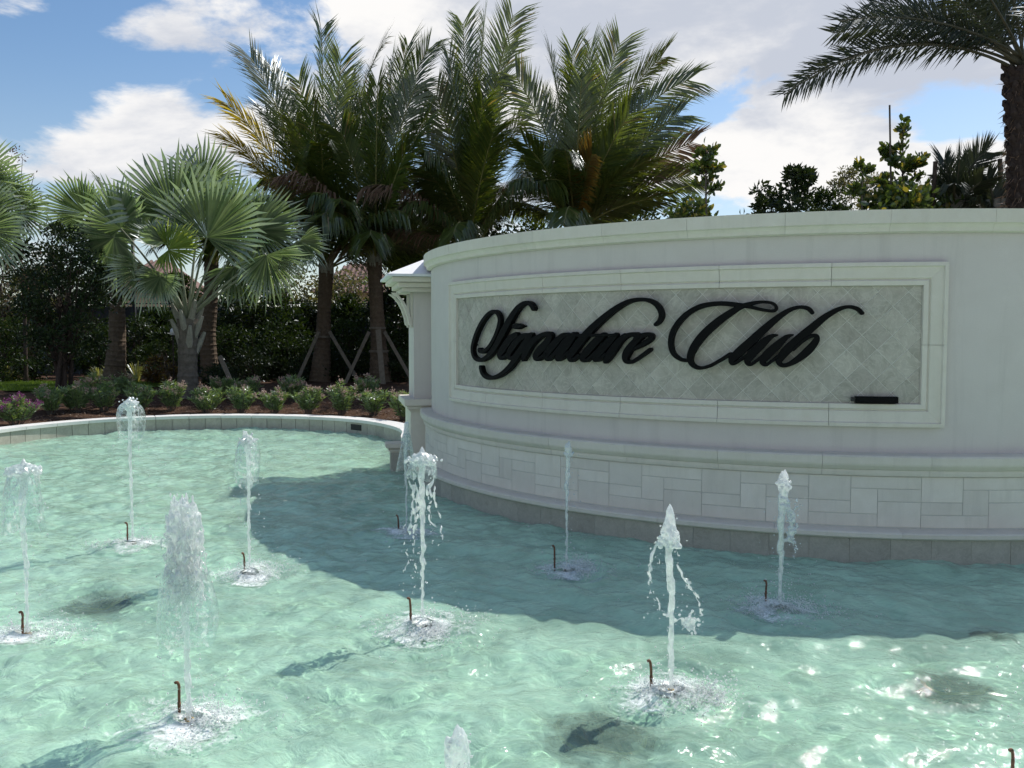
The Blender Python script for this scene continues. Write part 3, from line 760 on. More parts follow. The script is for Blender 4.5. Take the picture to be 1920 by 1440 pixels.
# ------------------------------------------------------------------ pier with hipped roof at the left end of the wall
def build_pier():
    rz = radians(12); loc = at(790, 640, 12.35); ox, oy = loc[0] + .22, loc[1]
    root = empty('gate_pier', (ox, oy, 0), 'square white pier with bracketed hip roof at the left end of the curved wall', 'pier', rz=rz)
    hw = .36
    def box(name, x0, x1, y0, y1, z0, z1, mt, bev=.006, par=root):
        bm = bmesh.new(); bmesh.ops.create_cube(bm, size=1)
        for v in bm.verts: v.co = Vector((x0 + (v.co.x + .5) * (x1 - x0), y0 + (v.co.y + .5) * (y1 - y0), z0 + (v.co.z + .5) * (z1 - z0)))
        bmesh.ops.bevel(bm, geom=bm.edges[:], offset=bev, segments=2, affect='EDGES')
        me = bpy.data.meshes.new(name); bm.to_mesh(me); bm.free(); me.materials.append(M[mt])
        o = bpy.data.objects.new(name, me); COL.objects.link(o); o.parent = par; return o
    box('shaft', -hw, hw, -hw, hw, .95, 2.42, 'stucco')
    box('plinth', -hw - .05, hw + .05, -hw - .05, hw + .05, -.31, .80, 'trim')
    # stepped base cap
    for (e, z0, z1) in ((.07, .80, .83), (.10, .832, .88), (.14, .882, .97)):
        box('base_cap', -hw - e, hw + e, -hw - e, hw + e, z0, z1, 'trim', .008)
    # stepped cornice
    for k, (e, z0, z1) in enumerate(((.16, 2.40, 2.452), (.22, 2.454, 2.52), (.30, 2.522, 2.588))):
        box('cornice', -hw - e, hw + e, -hw - e, hw + e, z0, z1, 'trim', .006)
    # hip roof with a thin drip edge
    e = .37; z = 2.59; H = .34
    V = np.array([(-hw - e, -hw - e, z), (hw + e, -hw - e, z), (hw + e, hw + e, z), (-hw - e, hw + e, z), (-hw - e, -hw - e, z + .03), (hw + e, -hw - e, z + .03), (hw + e, hw + e, z + .03), (-hw - e, hw + e, z + .03), (-.02, -.02, z + H), (.02, .02, z + H)])
    obj('roof', V, [[0, 3, 2, 1], [0, 1, 5, 4], [1, 2, 6, 5], [2, 3, 7, 6], [3, 0, 4, 7], [4, 5, 8], [5, 6, 9, 8], [6, 7, 9], [7, 4, 8, 9]], M['rooftop'], root)
    # curved brackets on the left side
    for yy in (-hw + .05, hw - .15):
        prof = [(0, 1.95), (-.035, 1.95), (-.05, 2.03), (-.085, 2.15), (-.135, 2.26), (-.20, 2.34), (-.265, 2.39), (-.265, 2.398), (-.20, 2.398), (-.15, 2.36), (-.09, 2.27), (-.055, 2.16), (-.04, 2.398), (0, 2.398)]
        # outer curve and wall leg as one closed frame with an opening between them
        outer = [(-.02, 1.94), (-.06, 1.97), (-.075, 2.06), (-.11, 2.17), (-.16, 2.27), (-.22, 2.345), (-.29, 2.395)]
        inner = [(-.02, 2.00), (-.035, 2.05), (-.045, 2.10), (-.075, 2.19), (-.12, 2.275), (-.175, 2.335), (-.215, 2.395)]
        n = len(outer); V = []
        for y in (yy, yy + .10):
            for (x, zz) in outer + inner: V.append((-hw + x, y, zz))
        Fa = []
        for i in range(n - 1):
            Fa += [[i, i + 1, n + i + 1, n + i], [2 * n + i, 3 * n + i, 3 * n + i + 1, 2 * n + i + 1], [i, 2 * n + i, 2 * n + i + 1, i + 1], [n + i, n + i + 1, 3 * n + i + 1, 3 * n + i]]
        Fa += [[0, n, 3 * n, 2 * n], [n - 1, 3 * n - 1, 4 * n - 1, 2 * n - 1]]
        obj('bracket', np.array(V), Fa, M['trim'], root)
        box('bracket_leg', -hw - .035, -hw - .001, yy + .012, yy + .088, 1.93, 2.398, 'trim', .004)
    # low pedestal in front of the pier, at the water
    q = onz(748, 880, 0)
    ped = empty('pool_pedestal', (q[0] - .05, q[1] + .05, 0), 'small white-capped pedestal in the water below the pier', 'pedestal', rz=rz)
    box('cap', -.14, .30, -.14, .14, .30, .365, 'trim', .008, ped); box('neck', -.10, .27, -.11, .11, .235, .298, 'trim', .02, ped)
    box('body', -.075, .25, -.09, .09, -.31, .234, 'pooltile', .006, ped)


build_pier()

# ------------------------------------------------------------------ fountain jets
def ico(sub=1):
    bm = bmesh.new(); bmesh.ops.create_icosphere(bm, subdivisions=sub, radius=1.0)
    V = np.array([v.co[:] for v in bm.verts]); bm.verts.index_update()
    Fa = np.array([[v.index for v in f.verts] for f in bm.faces]); bm.free(); return V, Fa


ICO1 = ico(1); ICO2 = ico(2)


def blobs(mb, C, R, stretch=None, base=ICO1, dirs=None):
    C = np.asarray(C, float); R = np.asarray(R, float); V0, F0 = base; n = len(C)
    S = np.ones((n, 3)) if stretch is None else np.asarray(stretch, float)
    V = C[:, None, :] + V0[None] * (R[:, None] * S)[:, None, :]
    Fa = (F0[None] + (np.arange(n) * len(V0))[:, None, None]).reshape(-1, 3)
    mb.add(V.reshape(-1, 3), Fa)


JET_TXT = {
    0: 'mushroom-topped water jet at the left edge of the picture', 1: 'tallest jet with a glassy bubble in front of the far pool wall',
    2: 'wide frothy white jet in the left foreground', 3: 'bubble-topped jet standing just right of the glassy bubble jet',
    4: 'faint translucent jet in front of the pier, behind the domed jet', 5: 'round-domed jet with a trailing sheet left of the curved wall',
    6: 'thin straight jet in the shade before the block base under the lettering', 7: 'pointed jet with a looping side splash in the right foreground',
    8: 'torn bursting jet at the right before the block base', 9: 'short jet stub cut off by the bottom edge of the picture',
    10: 'water jet at the lower right edge of the picture'}


def build_jet(k):
    px, by, ty, style = JETS[k]; P = JPOS[k]; r = np.random.default_rng(100 + k)
    top = at(px, ty, P[1]); h = top[2]
    root = empty('fountain_jet', tuple(P), JET_TXT[k], 'water jet', 'fountain jets in the pool')
    # brass nozzle at the water line
    mb = MB(); mb.tube([(0, 0, -.31), (0, 0, -.03)], .014, 8); mb.tube([(0, 0, -.035), (0, 0, .022), (0, 0, .03)], [.026, .026, .018], 10)
    mb.build('nozzle', M['brass'], root, False)
    fat = {'froth': 1.2, 'stub': 1.0, 'burst': 1.3, 'spear': 1.05, 'thin': .8, 'cone': .8}.get(style, .9)
    C = []; R = []; S = []
    def put(c, rad, st=(1, 1, 1)): C.append(c); R.append(rad); S.append(st)
    # rising column, wobbling
    n = int(h / .010); ph = r.random(4) * 6.28; lean = r.normal(0, .012, 2)
    def axis(t): return np.array([lean[0] * t * t + .006 * sin(9 * t + ph[0]) * t, lean[1] * t * t + .006 * sin(11 * t + ph[1]) * t, 0.02 + (h - .02) * t])
    for i in range(n):
        t = i / n; c = axis(t); rad = (.009 + .013 * t * t + .004 * r.random()) * fat
        put(c + np.r_[r.normal(0, .003 + .004 * t, 2), 0], rad, (.85, .85, 2.6))
    tp = axis(1.0)
    def smooth_noise(m, k=9):
        q = r.normal(0, 1, (m + 2 * k, 3)); ker = np.hanning(k + 2)[1:-1]; ker /= ker.sum()
        return np.stack([np.convolve(q[:, i], ker, 'same')[k:k + m] for i in range(3)], 1) * 1.8
    def fil(pts, rad, broken=.35, wob=.010):
        """a thread of water that thins and breaks into drops towards its end"""
        Q = catmull(np.asarray(pts, float), 14); L = np.r_[0, np.cumsum(np.linalg.norm(np.diff(Q, axis=0), axis=1))]; m = max(6, int(L[-1] / .0052)); t = np.linspace(0, 1, m)
        Q = np.stack([np.interp(t * L[-1], L, Q[:, i]) for i in range(3)], 1) + smooth_noise(m, 13) * wob * (0.3 + t)[:, None]
        rr = rad * (1 + .55 * smooth_noise(m, 7)[:, 0]) * (1 - .35 * t); gp = smooth_noise(m, 9)[:, 1]
        for i in range(m):
            if rr[i] < .0016 or (gp[i] < -1.5 + 2.6 * broken * t[i] * 2): continue
            put(Q[i], rr[i], (1, 1, 1.25))
    def lace(fr, fz, nst, tmax=1.0, rad=.006, keep=.9, step=.012, jit=.006, az0=0, az1=2 * pi):
        """falling threads of a torn sheet: radius fr(t), height fz(t)"""
        for q in range(nst):
            a = az0 + (az1 - az0) * (q + r.random() * .8) / nst; te = tmax * (.4 + .6 * r.random()); w_ = r.normal(0, .3)
            pts = [(tp[0] + fr(t) * cos(a + w_ * t), tp[1] + fr(t) * sin(a + w_ * t), fz(t)) for t in np.linspace(.02, te, 7)]
            fil(pts, rad * r.uniform(.5, 1.0), 1 - keep, jit * 1.3)
    film = None
    if style == 'bubble':
        w = .115 if k == 1 else .095; D = .36 if k == 1 else .40
        fr = lambda t: w * math.sin(min(t, 1) ** .6 * 2.2) ; fz = lambda t: h - D * t ** 1.25
        lace(fr, fz, 17, 1.0, .0065, .62); film = (fr, fz, .95)
        for i in range(90): put(tp + np.r_[r.normal(0, .028, 2), r.normal(-.03, .025)], .010 + .008 * r.random())
        lace(lambda t: .06 + .03 * t, lambda t: h - D - .5 * t * h, 7, 1.0, .005, .38, jit=.016)
    elif style == 'mushroom':
        fr = lambda t: .10 * t ** .35 + .05 * t; fz = lambda t: h - .06 * t - .75 * h * t ** 2.2
        lace(fr, fz, 18, .85, .007, .55, jit=.01); film = (fr, fz, .7)
        for i in range(150):
            a = r.random() * 6.28; q = math.sqrt(r.random()) * .10; put(tp + np.array([q * cos(a), q * sin(a), -.025 * (q / .1) ** 2 - .03 * r.random()]), .010 + .009 * r.random())
    elif style == 'froth':
        fr = lambda t: .075 + .05 * t; fz = lambda t: h - .02 - .55 * h * t
        lace(fr, fz, 34, .95, .0065, .7, jit=.016)
        for i in range(1700):
            t = r.random() ** 1.3; a = r.random() * 6.28; q = math.sqrt(r.random()) * (.062 + .03 * t)
            put(np.array([tp[0] + q * cos(a), tp[1] + q * sin(a), h - .42 * t * h + .03 * r.normal()]), .003 + .0075 * r.random(), (.8, .8, 1.6 + 2.6 * r.random()))
        film = (lambda t: .10 + .035 * math.sin(t * 3), lambda t: h * .72 - .36 * h * t, 1.0)
    elif style == 'dome':
        fr = lambda t: .085 * math.sin(min(1, t ** .55) * 1.75); fz = lambda t: h - .15 * t
        lace(fr, fz, 30, 1.0, .0075, .85); film = (fr, fz, 1.0)
        for i in range(110): put(tp + np.r_[r.normal(0, .04, 2), -.02 - .05 * r.random()], .009 + .008 * r.random())
        for (dx, z0, z1, m) in ((-.085, h - .14, .34, 3), (-.05, h - .18, .28, 2), (.06, h - .15, .60, 2), (.10, h - .2, .46, 1)):
            for q in range(m): fil([(tp[0] + dx * (1 + .3 * sin(t * 5 + dx * 40 + q)) + r.normal(0, .008), tp[1] + r.normal(0, .03), z0 + (z1 - z0) * t) for t in np.linspace(0, 1, 6)], .0065, .45, .012)
    elif style == 'cone':
        fr = lambda t: .095 * t ** .8; fz = lambda t: h - .42 * t
        lace(fr, fz, 22, 1.0, .005, .55); film = (fr, fz, 1.0)
    elif style == 'spear':
        fr = lambda t: .075 * t; fz = lambda t: h - .17 * t
        lace(fr, fz, 26, 1.0, .009, .85)
        for i in range(170):
            t = r.random() ** .7; a = r.random() * 6.28; q = .065 * t * math.sqrt(r.random()); put(np.array([tp[0] + q * cos(a), tp[1] + q * sin(a), h - .17 * t]), .009 + .008 * r.random())
        # the looping splash that swings out to the right
        for (pts, m, rad) in (([(-.06, h - .15), (-.10, h - .28), (-.085, h - .42), (-.02, h - .52), (.06, h - .55), (.12, h - .56)], 110, .010),
                              ([(.05, h - .28), (.10, h - .36), (.15, h - .44), (.165, h - .52), (.12, h - .58)], 80, .009),
                              ([(.04, h - .2), (.06, h - .3), (.09, h - .40), (.12, h - .50), (.10, h - .58)], 60, .006),
                              ([(-.05, h - .2), (-.06, h - .3), (-.05, h - .4), (.0, h - .5)], 50, .006)):
            for q in range(max(4, m // 14)): fil([(tp[0] + x, tp[1] + r.normal(0, .016), z) for x, z in pts], rad * r.uniform(.22, .55), .22, .020)
        for i in range(90): put(np.array([tp[0] + .11, tp[1], h - .565]) + r.normal(0, 1, 3) * [.030, .02, .022], .003 + .008 * r.random())
    elif style == 'burst':
        for i in range(150):
            t = r.random(); put(np.array([tp[0] + .035 - .06 * (1 - t) * 0 + .03 * sin(6 * t), tp[1], h - .42 * (1 - t)]) + r.normal(0, .013, 3), .008 + .010 * r.random())
        for i in range(60): put(tp + np.array([-.015, 0, -.03]) + r.normal(0, .018, 3), .008 + .006 * r.random())
        for i in range(120):
            t = r.random(); put(np.array([tp[0] + .07 + .02 * sin(9 * t), tp[1] + r.normal(0, .02), h - .12 - .42 * t]) + r.normal(0, .010, 3), .003 + .007 * r.random())
    elif style == 'thin':
        for i in range(60): put(tp + np.r_[r.normal(0, .014, 2), -.09 * r.random()], .008 + .007 * r.random())
    elif style == 'stub':
        for i in range(700):
            t = r.random() ** .7; a = r.random() * 6.28; q = .05 * math.sqrt(r.random()) * (1.0 - .25 * t); put(np.array([q * cos(a), q * sin(a), h * t]), .005 + .008 * r.random(), (1, 1, 1 + 2 * r.random()))
    mb = MB(); blobs(mb, C, R, S); ob = mb.build('water_column', M['jet'], root, True)
    far = P[1] > 6.3
    md = ob.modifiers.new('merge', 'REMESH'); md.mode = 'VOXEL'; md.voxel_size = .0062 if far else .0048; md.use_smooth_shade = True
    sm = ob.modifiers.new('relax', 'SMOOTH'); sm.factor = .5; sm.iterations = 4
    if film:
        fr, fz, te = film; nt, na = 16, 28; V = []
        for i in range(nt):
            t = te * i / (nt - 1)
            for j in range(na):
                a = 2 * pi * j / na; q = fr(t) * (1 + .12 * sin(3 * a + ph[2] + 3 * t) + .07 * sin(5 * a + ph[3]))
                V.append((tp[0] + q * cos(a), tp[1] + q * sin(a), fz(t) + .02 * t * sin(2 * a + ph[1])))
        Fa = [[i * na + j, i * na + (j + 1) % na, (i + 1) * na + (j + 1) % na, (i + 1) * na + j] for i in range(nt - 1) for j in range(na)]
        obj('water_film', np.array(V), Fa, M['film'], root, True)
    # loose drops round the column and the crown of splash where it falls back
    C = []; R = []
    for i in range(260):
        z = h * r.random() ** 1.4; q = abs(r.normal(0, .05 + .09 * (1 - z / h))); a = r.random() * 6.28
        C.append((tp[0] + q * cos(a), tp[1] + q * sin(a), z)); R.append(.0016 + .0045 * r.random() ** 3)
    amt = {'dome': 3000, 'spear': 3400, 'bubble': 1500, 'froth': 1600, 'mushroom': 1600, 'thin': 1300, 'burst': 1500, 'cone': 400, 'stub': 300}[style]
    dx = .05 if style in ('dome', 'spear', 'thin', 'burst') else .02
    lob = [(r.random() * 6.28, .04 + .22 * r.random() ** 1.3, .03 + .05 * r.random(), .02 + .06 * r.random() ** 2) for _ in range(13)]
    for i in range(amt):
        if r.random() < .72:
            a, q, sg, hz = lob[r.integers(0, len(lob))]; c = np.array([q * cos(a) * 1.2 + dx, q * sin(a) * .9]) + r.normal(0, sg, 2); z = abs(r.normal(0, hz)) + .003
        else:
            a = r.random() * 6.28; q = abs(r.normal(0, .24)); c = np.array([q * cos(a) * 1.2 + dx, q * sin(a)]); z = abs(r.normal(0, .03)) * math.exp(-(q / .3) ** 2) + .003
        C.append((c[0], c[1], z)); R.append(.0016 + .0048 * r.random() ** 3)
    # thin jumping tongues
    for i in range(16):
        a, q, sg, hz = lob[r.integers(0, len(lob))]; q0 = np.array([q * cos(a) * 1.2 + dx, q * sin(a) * .9]) + r.normal(0, sg, 2); L = .02 + .08 * r.random() ** 2; dr = r.normal(0, .7, 2)
        for j in range(9):
            s = j / 9; C.append((q0[0] + L * s * dr[0], q0[1] + L * s * dr[1], .004 + L * s * (1.7 - s))); R.append(.0045 * (1 - .65 * s))
    C = np.array(C); R = np.array(R)
    sp = MB(); blobs(sp, C, R, base=ICO1); o = sp.build('splash', M['spray'], root, True); o['kind'] = 'stuff'
    # foam lying on the water
    nr, na = 10, 36; V = [(0, 0, 0)]
    for i in range(1, nr + 1):
        for j in range(na): V.append(((.64 * i / nr) * cos(2 * pi * j / na) * 1.1, (.64 * i / nr) * sin(2 * pi * j / na), 0))
    V = np.array(V); V[:, 2] = wave_height(V[:, 0] + P[0], V[:, 1] + P[1]) + .012 + .022 * np.exp(-(np.hypot(V[:, 0], V[:, 1]) / .12) ** 2)
    Fa = [[0, 1 + j, 1 + (j + 1) % na] for j in range(na)] + [[1 + i * na + j, 1 + i * na + (j + 1) % na, 1 + (i + 1) * na + (j + 1) % na, 1 + (i + 1) * na + j] for i in range(nr - 1) for j in range(na)]
    obj('foam', V, Fa, M['foam'], root, True)


for k in range(len(JETS)): build_jet(k)

# bent copper pipes, one beside each nozzle
PIPES = [(42, 1147, 1197, 'left edge mushroom jet'), (239, 980, 1020, 'tall glassy bubble jet'), (336, 1279, 1352, 'frothy foreground jet'), (459, 1037, 1070, 'second bubble jet'),
         (748, 966, 1002, 'faint jet before the pier'), (771, 1121, 1176, 'round-domed jet'), (1040, 1023, 1066, 'thin shaded jet'), (1222, 1238, 1296, 'pointed looping jet'),
         (1435, 1088, 1132, 'torn bursting jet'), (1897, 1405, 1480, 'lower right jet')]
for (px, y0, y1, nm) in PIPES:
    b = onz(px, y1, 0); z = at(px, y0, b[1])[2]
    root = empty('copper_pipe', tuple(b), 'thin bent copper pipe standing in the water beside the ' + nm, 'pipe', 'copper pipes beside the jets')
    mb = MB(); tl = random.uniform(-.008, .008)
    mb.tube(catmull(np.array([(0, 0, -.31), (tl * .5, 0, z * .4), (tl, 0, z - .03), (tl - .004, 0, z - .008), (tl - .010, -.003, z), (tl - .019, -.006, z - .003)]), 5), .0072, 8)
    mb.build('pipe', M['copper'], root, True)
    mb = MB(); mb.tube([(tl * .5, 0, z * .38), (tl * .55, 0, z * .38 + .02)], .0088, 8); mb.build('coupling', M['copper'], root, True)

# dark round fixtures under the water
for (px, py, rd, nm) in LAMPS:
    p = onz(px, py, -.10)
    root = empty('underwater_fixture', (p[0], p[1], -.25), 'round dark fixture on the pool floor near the ' + nm, 'pool light', 'underwater fixtures')
    mb = MB(); mb.tube([(0, 0, 0), (0, 0, .05), (0, 0, .09)], [rd, rd * .95, rd * .75], 24); mb.build('housing', M['dark_metal'], root)
    mb = MB(); th = np.linspace(0, 2 * pi, 25); mb.tube(np.c_[rd * .8 * np.cos(th), rd * .8 * np.sin(th), np.full(25, .10)], .014, 6, caps=False); mb.build('bezel', M['brass'], root)
    mb = MB()
    for q in range(5): mb.box((-rd * .7 + q * rd * .31, -rd * .6, .095), (-rd * .7 + q * rd * .31 + .02, rd * .6, .105))
    mb.build('grille', M['copper'], root)

# ------------------------------------------------------------------ plants: generators
def nrm(a): return a / (np.linalg.norm(a, axis=-1, keepdims=True) + 1e-9)


def leaf_cards(mb, P, D, L, W, m=0, fold=.25, rng=RNG, up=None):
    """folded diamond leaves: base P, direction D, lengths L, widths W"""
    n = len(P); D = nrm(np.asarray(D, float)); L = np.broadcast_to(L, (n,)); W = np.broadcast_to(W, (n,))
    ref = rng.normal(size=(n, 3)) if up is None else np.asarray(up, float) + rng.normal(0, .25, (n, 3))
    S = nrm(np.cross(D, ref)); N = np.cross(S, D)
    mid = P + D * (L * .45)[:, None]
    a = mid + S * (W * .5)[:, None] + N * (W * fold)[:, None]; b = mid - S * (W * .5)[:, None] + N * (W * fold)[:, None]; t = P + D * L[:, None] - N * (L * .08)[:, None]
    V = np.stack([P, a, t, b], 1).reshape(-1, 3); i = np.arange(n)[:, None] * 4
    mb.add(V, np.vstack([np.hstack([i, i + 1, i + 2]), np.hstack([i, i + 2, i + 3])]), m)


def oval_leaves(mb, P, D, L, W, m=0, rng=RNG):
    n = len(P); D = nrm(D); L = np.broadcast_to(L, (n,)); W = np.broadcast_to(W, (n,)); S = nrm(np.cross(D, rng.normal(size=(n, 3)))); N = np.cross(S, D)
    pts = [(0, 0, 0), (.35, .42, .10), (.72, .45, .08), (1.0, 0, -.05), (.72, -.45, .08), (.35, -.31, .10)]
    V = np.stack([P + D * (L * x)[:, None] + S * (W * y)[:, None] + N * (L * z)[:, None] for x, y, z in pts], 1).reshape(-1, 3); i = np.arange(n)[:, None] * 6
    mb.add(V, np.vstack([np.hstack([i, i + 1, i + 2, i + 3]), np.hstack([i, i + 3, i + 4, i + 5])]), m)


def pinnate(mb, base, ctrl, tip, nl=80, L=.8, W=.045, start=.16, droop=.35, vee=.35, fwd=.8, end=.7, rach=.03, rng=RNG, m_leaf=0, m_r=1, plum=.15, twist=0.0, gap=0.0):
    """one feather frond along a quadratic curve"""
    base, ctrl, tip = [np.asarray(p, float) for p in (base, ctrl, tip)]
    t = np.linspace(0, 1, 18)[:, None]; C = (1 - t) ** 2 * base + 2 * t * (1 - t) * ctrl + t ** 2 * tip
    mb.tube(C, rach * (1 - .8 * t[:, 0]) + .004, 5, m_r, False)
    tl = np.linspace(start, .995, nl); tl = np.repeat(tl, 2) + rng.normal(0, .004, 2 * nl); tl = np.clip(tl, 0, 1)[:, None]; sd = np.tile([1., -1.], nl)[:, None]
    if gap:
        keep = rng.random(2 * nl) > gap; tl = tl[keep]; sd = sd[keep]
    B = (1 - tl) ** 2 * base + 2 * tl * (1 - tl) * ctrl + tl ** 2 * tip
    T = nrm(2 * (1 - tl) * (ctrl - base) + 2 * tl * (tip - ctrl))
    side = np.cross(tip - base, [0, 0, 1.0]); side = side / (np.linalg.norm(side) + 1e-6)
    S = nrm(side - T * (T @ side)[:, None]); U = np.cross(S, T); U = np.where((U[:, 2:3] < 0), -U, U)
    if twist:
        c, s = cos(twist), sin(twist); S, U = S * c + U * s, U * c - S * s
    tt = tl[:, 0]; n = len(tt)
    prof = np.minimum(1, (tt - start) / .18 + .35) * np.where(tt > .80, 1 - (1 - end) * (tt - .80) / .20, 1)
    Ls = (L * prof * rng.uniform(.85, 1.08, n))[:, None]
    f = (fwd * (.45 + .75 * tl)) + rng.normal(0, .06, (n, 1))
    D = nrm(S * sd + T * f + U * (vee + rng.normal(0, plum, (n, 1))) + rng.normal(0, .05, (n, 3)))
    g = np.array([0, 0, -1.0])
    mid = B + D * Ls * .5 + g * Ls * droop * .22 * rng.uniform(.5, 1.3, (n, 1)); D2 = nrm(D + g * droop * rng.uniform(.6, 1.6, (n, 1))); end_ = mid + D2 * Ls * .5
    Wd = nrm(np.cross(D, U)) * (W * .5 * rng.uniform(.8, 1.15, (n, 1)))
    V = np.stack([B - Wd * .4, B + Wd * .4, mid + Wd, mid - Wd, end_], 1).reshape(-1, 3); i = np.arange(n)[:, None] * 5
    mb.add(V, [np.hstack([i, i + 1, i + 2, i + 3]), np.hstack([i + 3, i + 2, i + 4])], m_leaf)


def ringed_trunk(mb, P, R, n=12, ring=.10, amp=.03, m=0, rng=RNG):
    P = catmull(np.asarray(P, float), 20); L = np.r_[0, np.cumsum(np.linalg.norm(np.diff(P, axis=0), axis=1))]
    k = int(L[-1] / (ring / 3)); s = np.linspace(0, L[-1], k); Q = np.c_[[np.interp(s, L, P[:, i]) for i in range(3)]].T
    r = np.interp(s / L[-1], np.linspace(0, 1, len(R)), R) * (1 + amp * np.where((np.arange(k) % 3) == 0, 1, -.4)) * (1 + rng.normal(0, amp * .35, k))
    mb.tube(Q, r, n, m)


def feather_palm(name, base_px, crown_px, Y, ground, label, fronds, nrand=12, trunk_r=(.32, .22, .19, .21), L=1.12, mats=('green_leaf', 'rachis'), bands=(), group='tall feather palms', seed=1, rnd_len=3.6, nl=110, **kw):
    rg = np.random.default_rng(seed); b = at(base_px[0], base_px[1], Y); b[2] = ground; c = at(crown_px[0], crown_px[1], Y)
    root = empty(name, tuple(b), label, 'palm', group)
    mb = MB(); ringed_trunk(mb, [b - b, (c - b) * .35 + np.r_[rg.normal(0, .05, 2), 0], (c - b) * .7, (c - b)], trunk_r, 12, .13, .035, rng=rg); mb.build('trunk', M['bark'], root)
    # crownshaft of overlapping leaf bases
    mb = MB()
    for i in range(9):
        a = i * 2.4; q = np.array([cos(a), sin(a), 0]); mb.tube([c - b + q * .07 + np.r_[0, 0, -.45 + .03 * i], c - b + q * .12 + np.r_[0, 0, -.05], c - b + q * .17 + np.r_[0, 0, .35]], [.09, .10, .04], 7)
    mb.build('leaf_base', M['boot'], root)
    for z in bands:
        mb = MB(); p = (c - b) * ((z - ground) / (c[2] - b[2])); mb.tube([p - np.r_[0, 0, .03], p + np.r_[0, 0, .03]], np.interp((z - ground) / (c[2] - b[2]), [0, .35, .7, 1], trunk_r) * 1.12, 12); mb.build('strap_band', M['timber'], root)
    def frond(tip, ctrl, mt=mats, **k2):
        mb = MB(); a = {**dict(nl=nl, L=L, W=.042, droop=.34, vee=.18, fwd=1.45, end=.84, plum=.08, rng=rg), **kw, **k2}
        pinnate(mb, c - b + rg.normal(0, .05, 3), ctrl, tip, **a); mb.build('frond', [M[mt[0]], M[mt[1]]], root)
    for fd in fronds:
        tx, ty, dY = fd[:3]; mt = fd[3] if len(fd) > 3 and fd[3] else mats; bow = fd[4] if len(fd) > 4 else .14
        tip = at(tx, ty, Y + dY) - b; v = tip - (c - b); ln = np.linalg.norm(v)
        ctrl = (c - b) + v * .5 + np.array([0, 0, 1]) * ln * bow * 1.1 - np.array([v[0], v[1], 0]) * .12
        frond(tip, ctrl, mt, twist=(rg.choice([-1, 1]) * 1.25 + rg.normal(0, .35)) if rg.random() < .5 else rg.normal(0, .5))
    for i in range(nrand):
        a = rg.random() * 6.28; el = rg.uniform(0.0, 1.1); ln = rnd_len * rg.uniform(.7, 1.1); d = np.array([cos(a) * cos(el), sin(a) * cos(el), sin(el)])
        mid = (c - b) + d * ln * .55 + np.r_[0, 0, ln * .28]; tip = (c - b) + d * ln + np.r_[0, 0, -ln * .05]
        frond(tip, mid, ('dry_leaf', 'rachis') if rg.random() < .06 else mats, droop=1.1, twist=rg.normal(0, .3))
    return root


def fan_leaf(mb, hub, d, n, R, segs=36, spread=1.75, rng=RNG, m=0, join=.46, droop=.15):
    """costapalmate leaf: hub, midrib direction d, face normal n; every pleat is its own blade"""
    d = nrm(np.asarray(d, float)); n = np.asarray(n, float); n = nrm(n - d * (n @ d)); s = np.cross(n, d)
    th = np.linspace(-spread, spread, segs + 1); V = []; Fa = []
    def pt(a, r, hgt): return hub + (d * cos(a) + s * sin(a)) * r + n * hgt
    for i in range(segs):
        a0, a1 = th[i], th[i + 1]; a = (a0 + a1) / 2; e = (abs(a) / spread) ** 2; q = R * (1 - .24 * e); ln = q * rng.uniform(.84, 1.06); up = rng.normal(0, .012) * R; k = len(V)
        fold = rng.uniform(.02, .045) * R
        V += [hub, pt(a0, q * join, fold + .20 * R * e + up), pt(a, q * join * 1.02, -fold + .20 * R * e + up), pt(a1, q * join, fold + .20 * R * e + up)]
        g = np.array([0, 0, -droop * R * rng.uniform(.05, .5)]); hw = (a1 - a0) * .30
        V += [pt(a - hw, q * .74, .25 * R * e + up) + g * .3, pt(a + hw, q * .74, .25 * R * e + up) + g * .3, pt(a + rng.normal(0, .04), ln, rng.normal(0, .06) * R + .30 * R * e) + g * (1 if rng.random() > .12 else 2.6)]
        Fa += [[k, k + 1, k + 2], [k, k + 2, k + 3], [k + 1, k + 4, k + 2], [k + 2, k + 5, k + 3], [k + 4, k + 6, k + 5], [k + 2, k + 4, k + 5]]
    mb.add(np.array(V), np.array(Fa), m)


